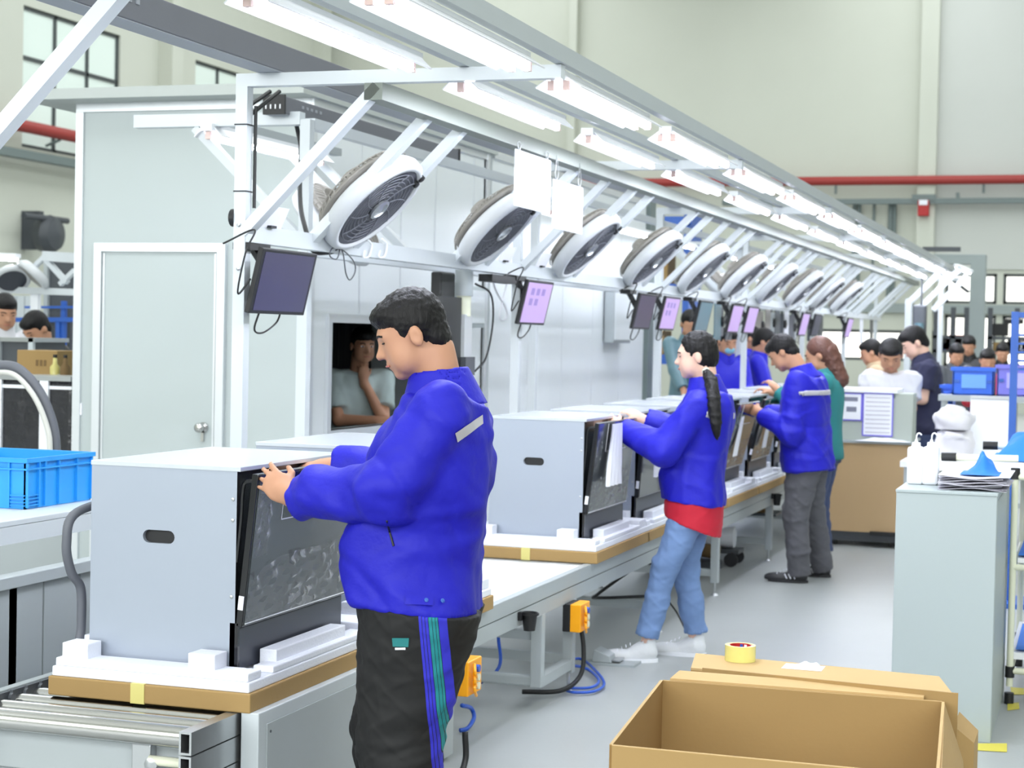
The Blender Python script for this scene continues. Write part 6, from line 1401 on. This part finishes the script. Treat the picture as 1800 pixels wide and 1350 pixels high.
# ---- man in white shirt behind the grey case, man in navy polo
J = look_at_head(1566, 624, 15.3, -84, look=34, hands={'L': [.30, .10, .98], 'R': [.28, -.12, .98]})
person('man in white T shirt looking down behind the grey case', J, dict(skin='skin_warm', top='shirt_white', top_name='shirt', sleeve='short', collar=False, infl=.022, bottom_mat='jeans_dark', seed=8, girth=1.22, head=1.16, wide=1.08), vox=.0095)
J = look_at_head(1607, 603, 16.2, 196, look=30, lean=6, hands={'L': [.34, .10, 1.12], 'R': [.34, -.10, 1.12]})
person('man in navy polo shirt and jeans standing behind the white shirted man', J, dict(skin='skin_pale', top='polo_navy', top_name='shirt', sleeve='short', infl=.022, bottom_mat='jeans_dark', seed=9, head=1.15, girth=1.1), vox=.0095)
far = [(1531, 622, 18.2, 185, 'beige', 'dark haired person half hidden left of the white shirted man', dict()),
       (1441, 628, 12.95, 178, 'sleeve_teal', 'brown haired worker in teal sleeves behind the man in grey trousers', dict(hair='long', hair_mat='hair_brown', hands={'L': tuple(ony(1352, 684, 12.9)), 'R': tuple(ony(1345, 690, 13.2))})),
       (1279, 603, 17.6, -55, 'jacket', 'worker in blue jacket with pale blue face mask beyond the line', dict(mask=True)),
       (1318, 598, 18.9, 20, 'jacket', 'worker in blue jacket between the two lilac monitors, head half hidden', dict()),
       (1343, 604, 18.2, 8, 'jacket', 'worker in blue jacket in profile beyond the line facing right', dict()),
       (1266, 606, 20.2, -30, 'beige', 'person in beige behind the masked worker', dict()),
       (1213, 572, 19.5, -60, 'screen_teal', 'person whose head shows above the ponytailed woman', dict()),
       (1681, 626, 21.5, -60, 'dark_steel', 'dark dressed person left of the portal column behind the blue bin', dict()),
       (1703, 610, 24.0+1.2, -100, 'black', 'person in black with head beside the portal column base', dict()),
       (1736, 636, 19.5, -80, 'shirt_red', 'dark haired person behind the violet bin', dict()),
       (1762, 622, 25, -80, 'black', 'distant person in black at the right edge beyond the bins', dict()),
       (8, 552, 12.6, -40, 'shirt_white', 'man in white shirt at the left edge behind the grey framed machine', dict()),
       (64, 578, 12.2, -110, 'black', 'boyish worker in black looking down at far left', dict(look=35))]
for px, py, y, yaw, m, lab, ex in far:
    mask = ex.pop('mask', 0); st = dict(top=m, top_name='jacket' if m in ('jacket', 'sleeve_teal') else 'shirt', infl=.02, bottom_mat='jeans_dark', shoe='shoe_black', sleeve='long', seed=px, face=y < 18, skin='skin_warm', wr=0., head=1.12)
    for k in ('hair', 'hair_mat'):
        if k in ex: st[k] = ex.pop(k)
    kw = dict(look=18, hands={'L': [.34, .14, 1.05], 'R': [.34, -.14, 1.05]}); kw.update(ex); hw = kw.pop('hands'); J = look_at_head(px, py, y, yaw, hands=hw, **kw)
    t, P_, S_ = person(lab, J, st, vox=.0125)
    if mask:
        M_ = np.array([J['hl'], J['hf'], J['hu']]); q = SDF(J['head']-.2, J['head']+.2, .008); q.ell(P_(0, .05, -.055), (.062, .062, .052), M_, k=0); q.build('face_mask', 'mask_blue', t)
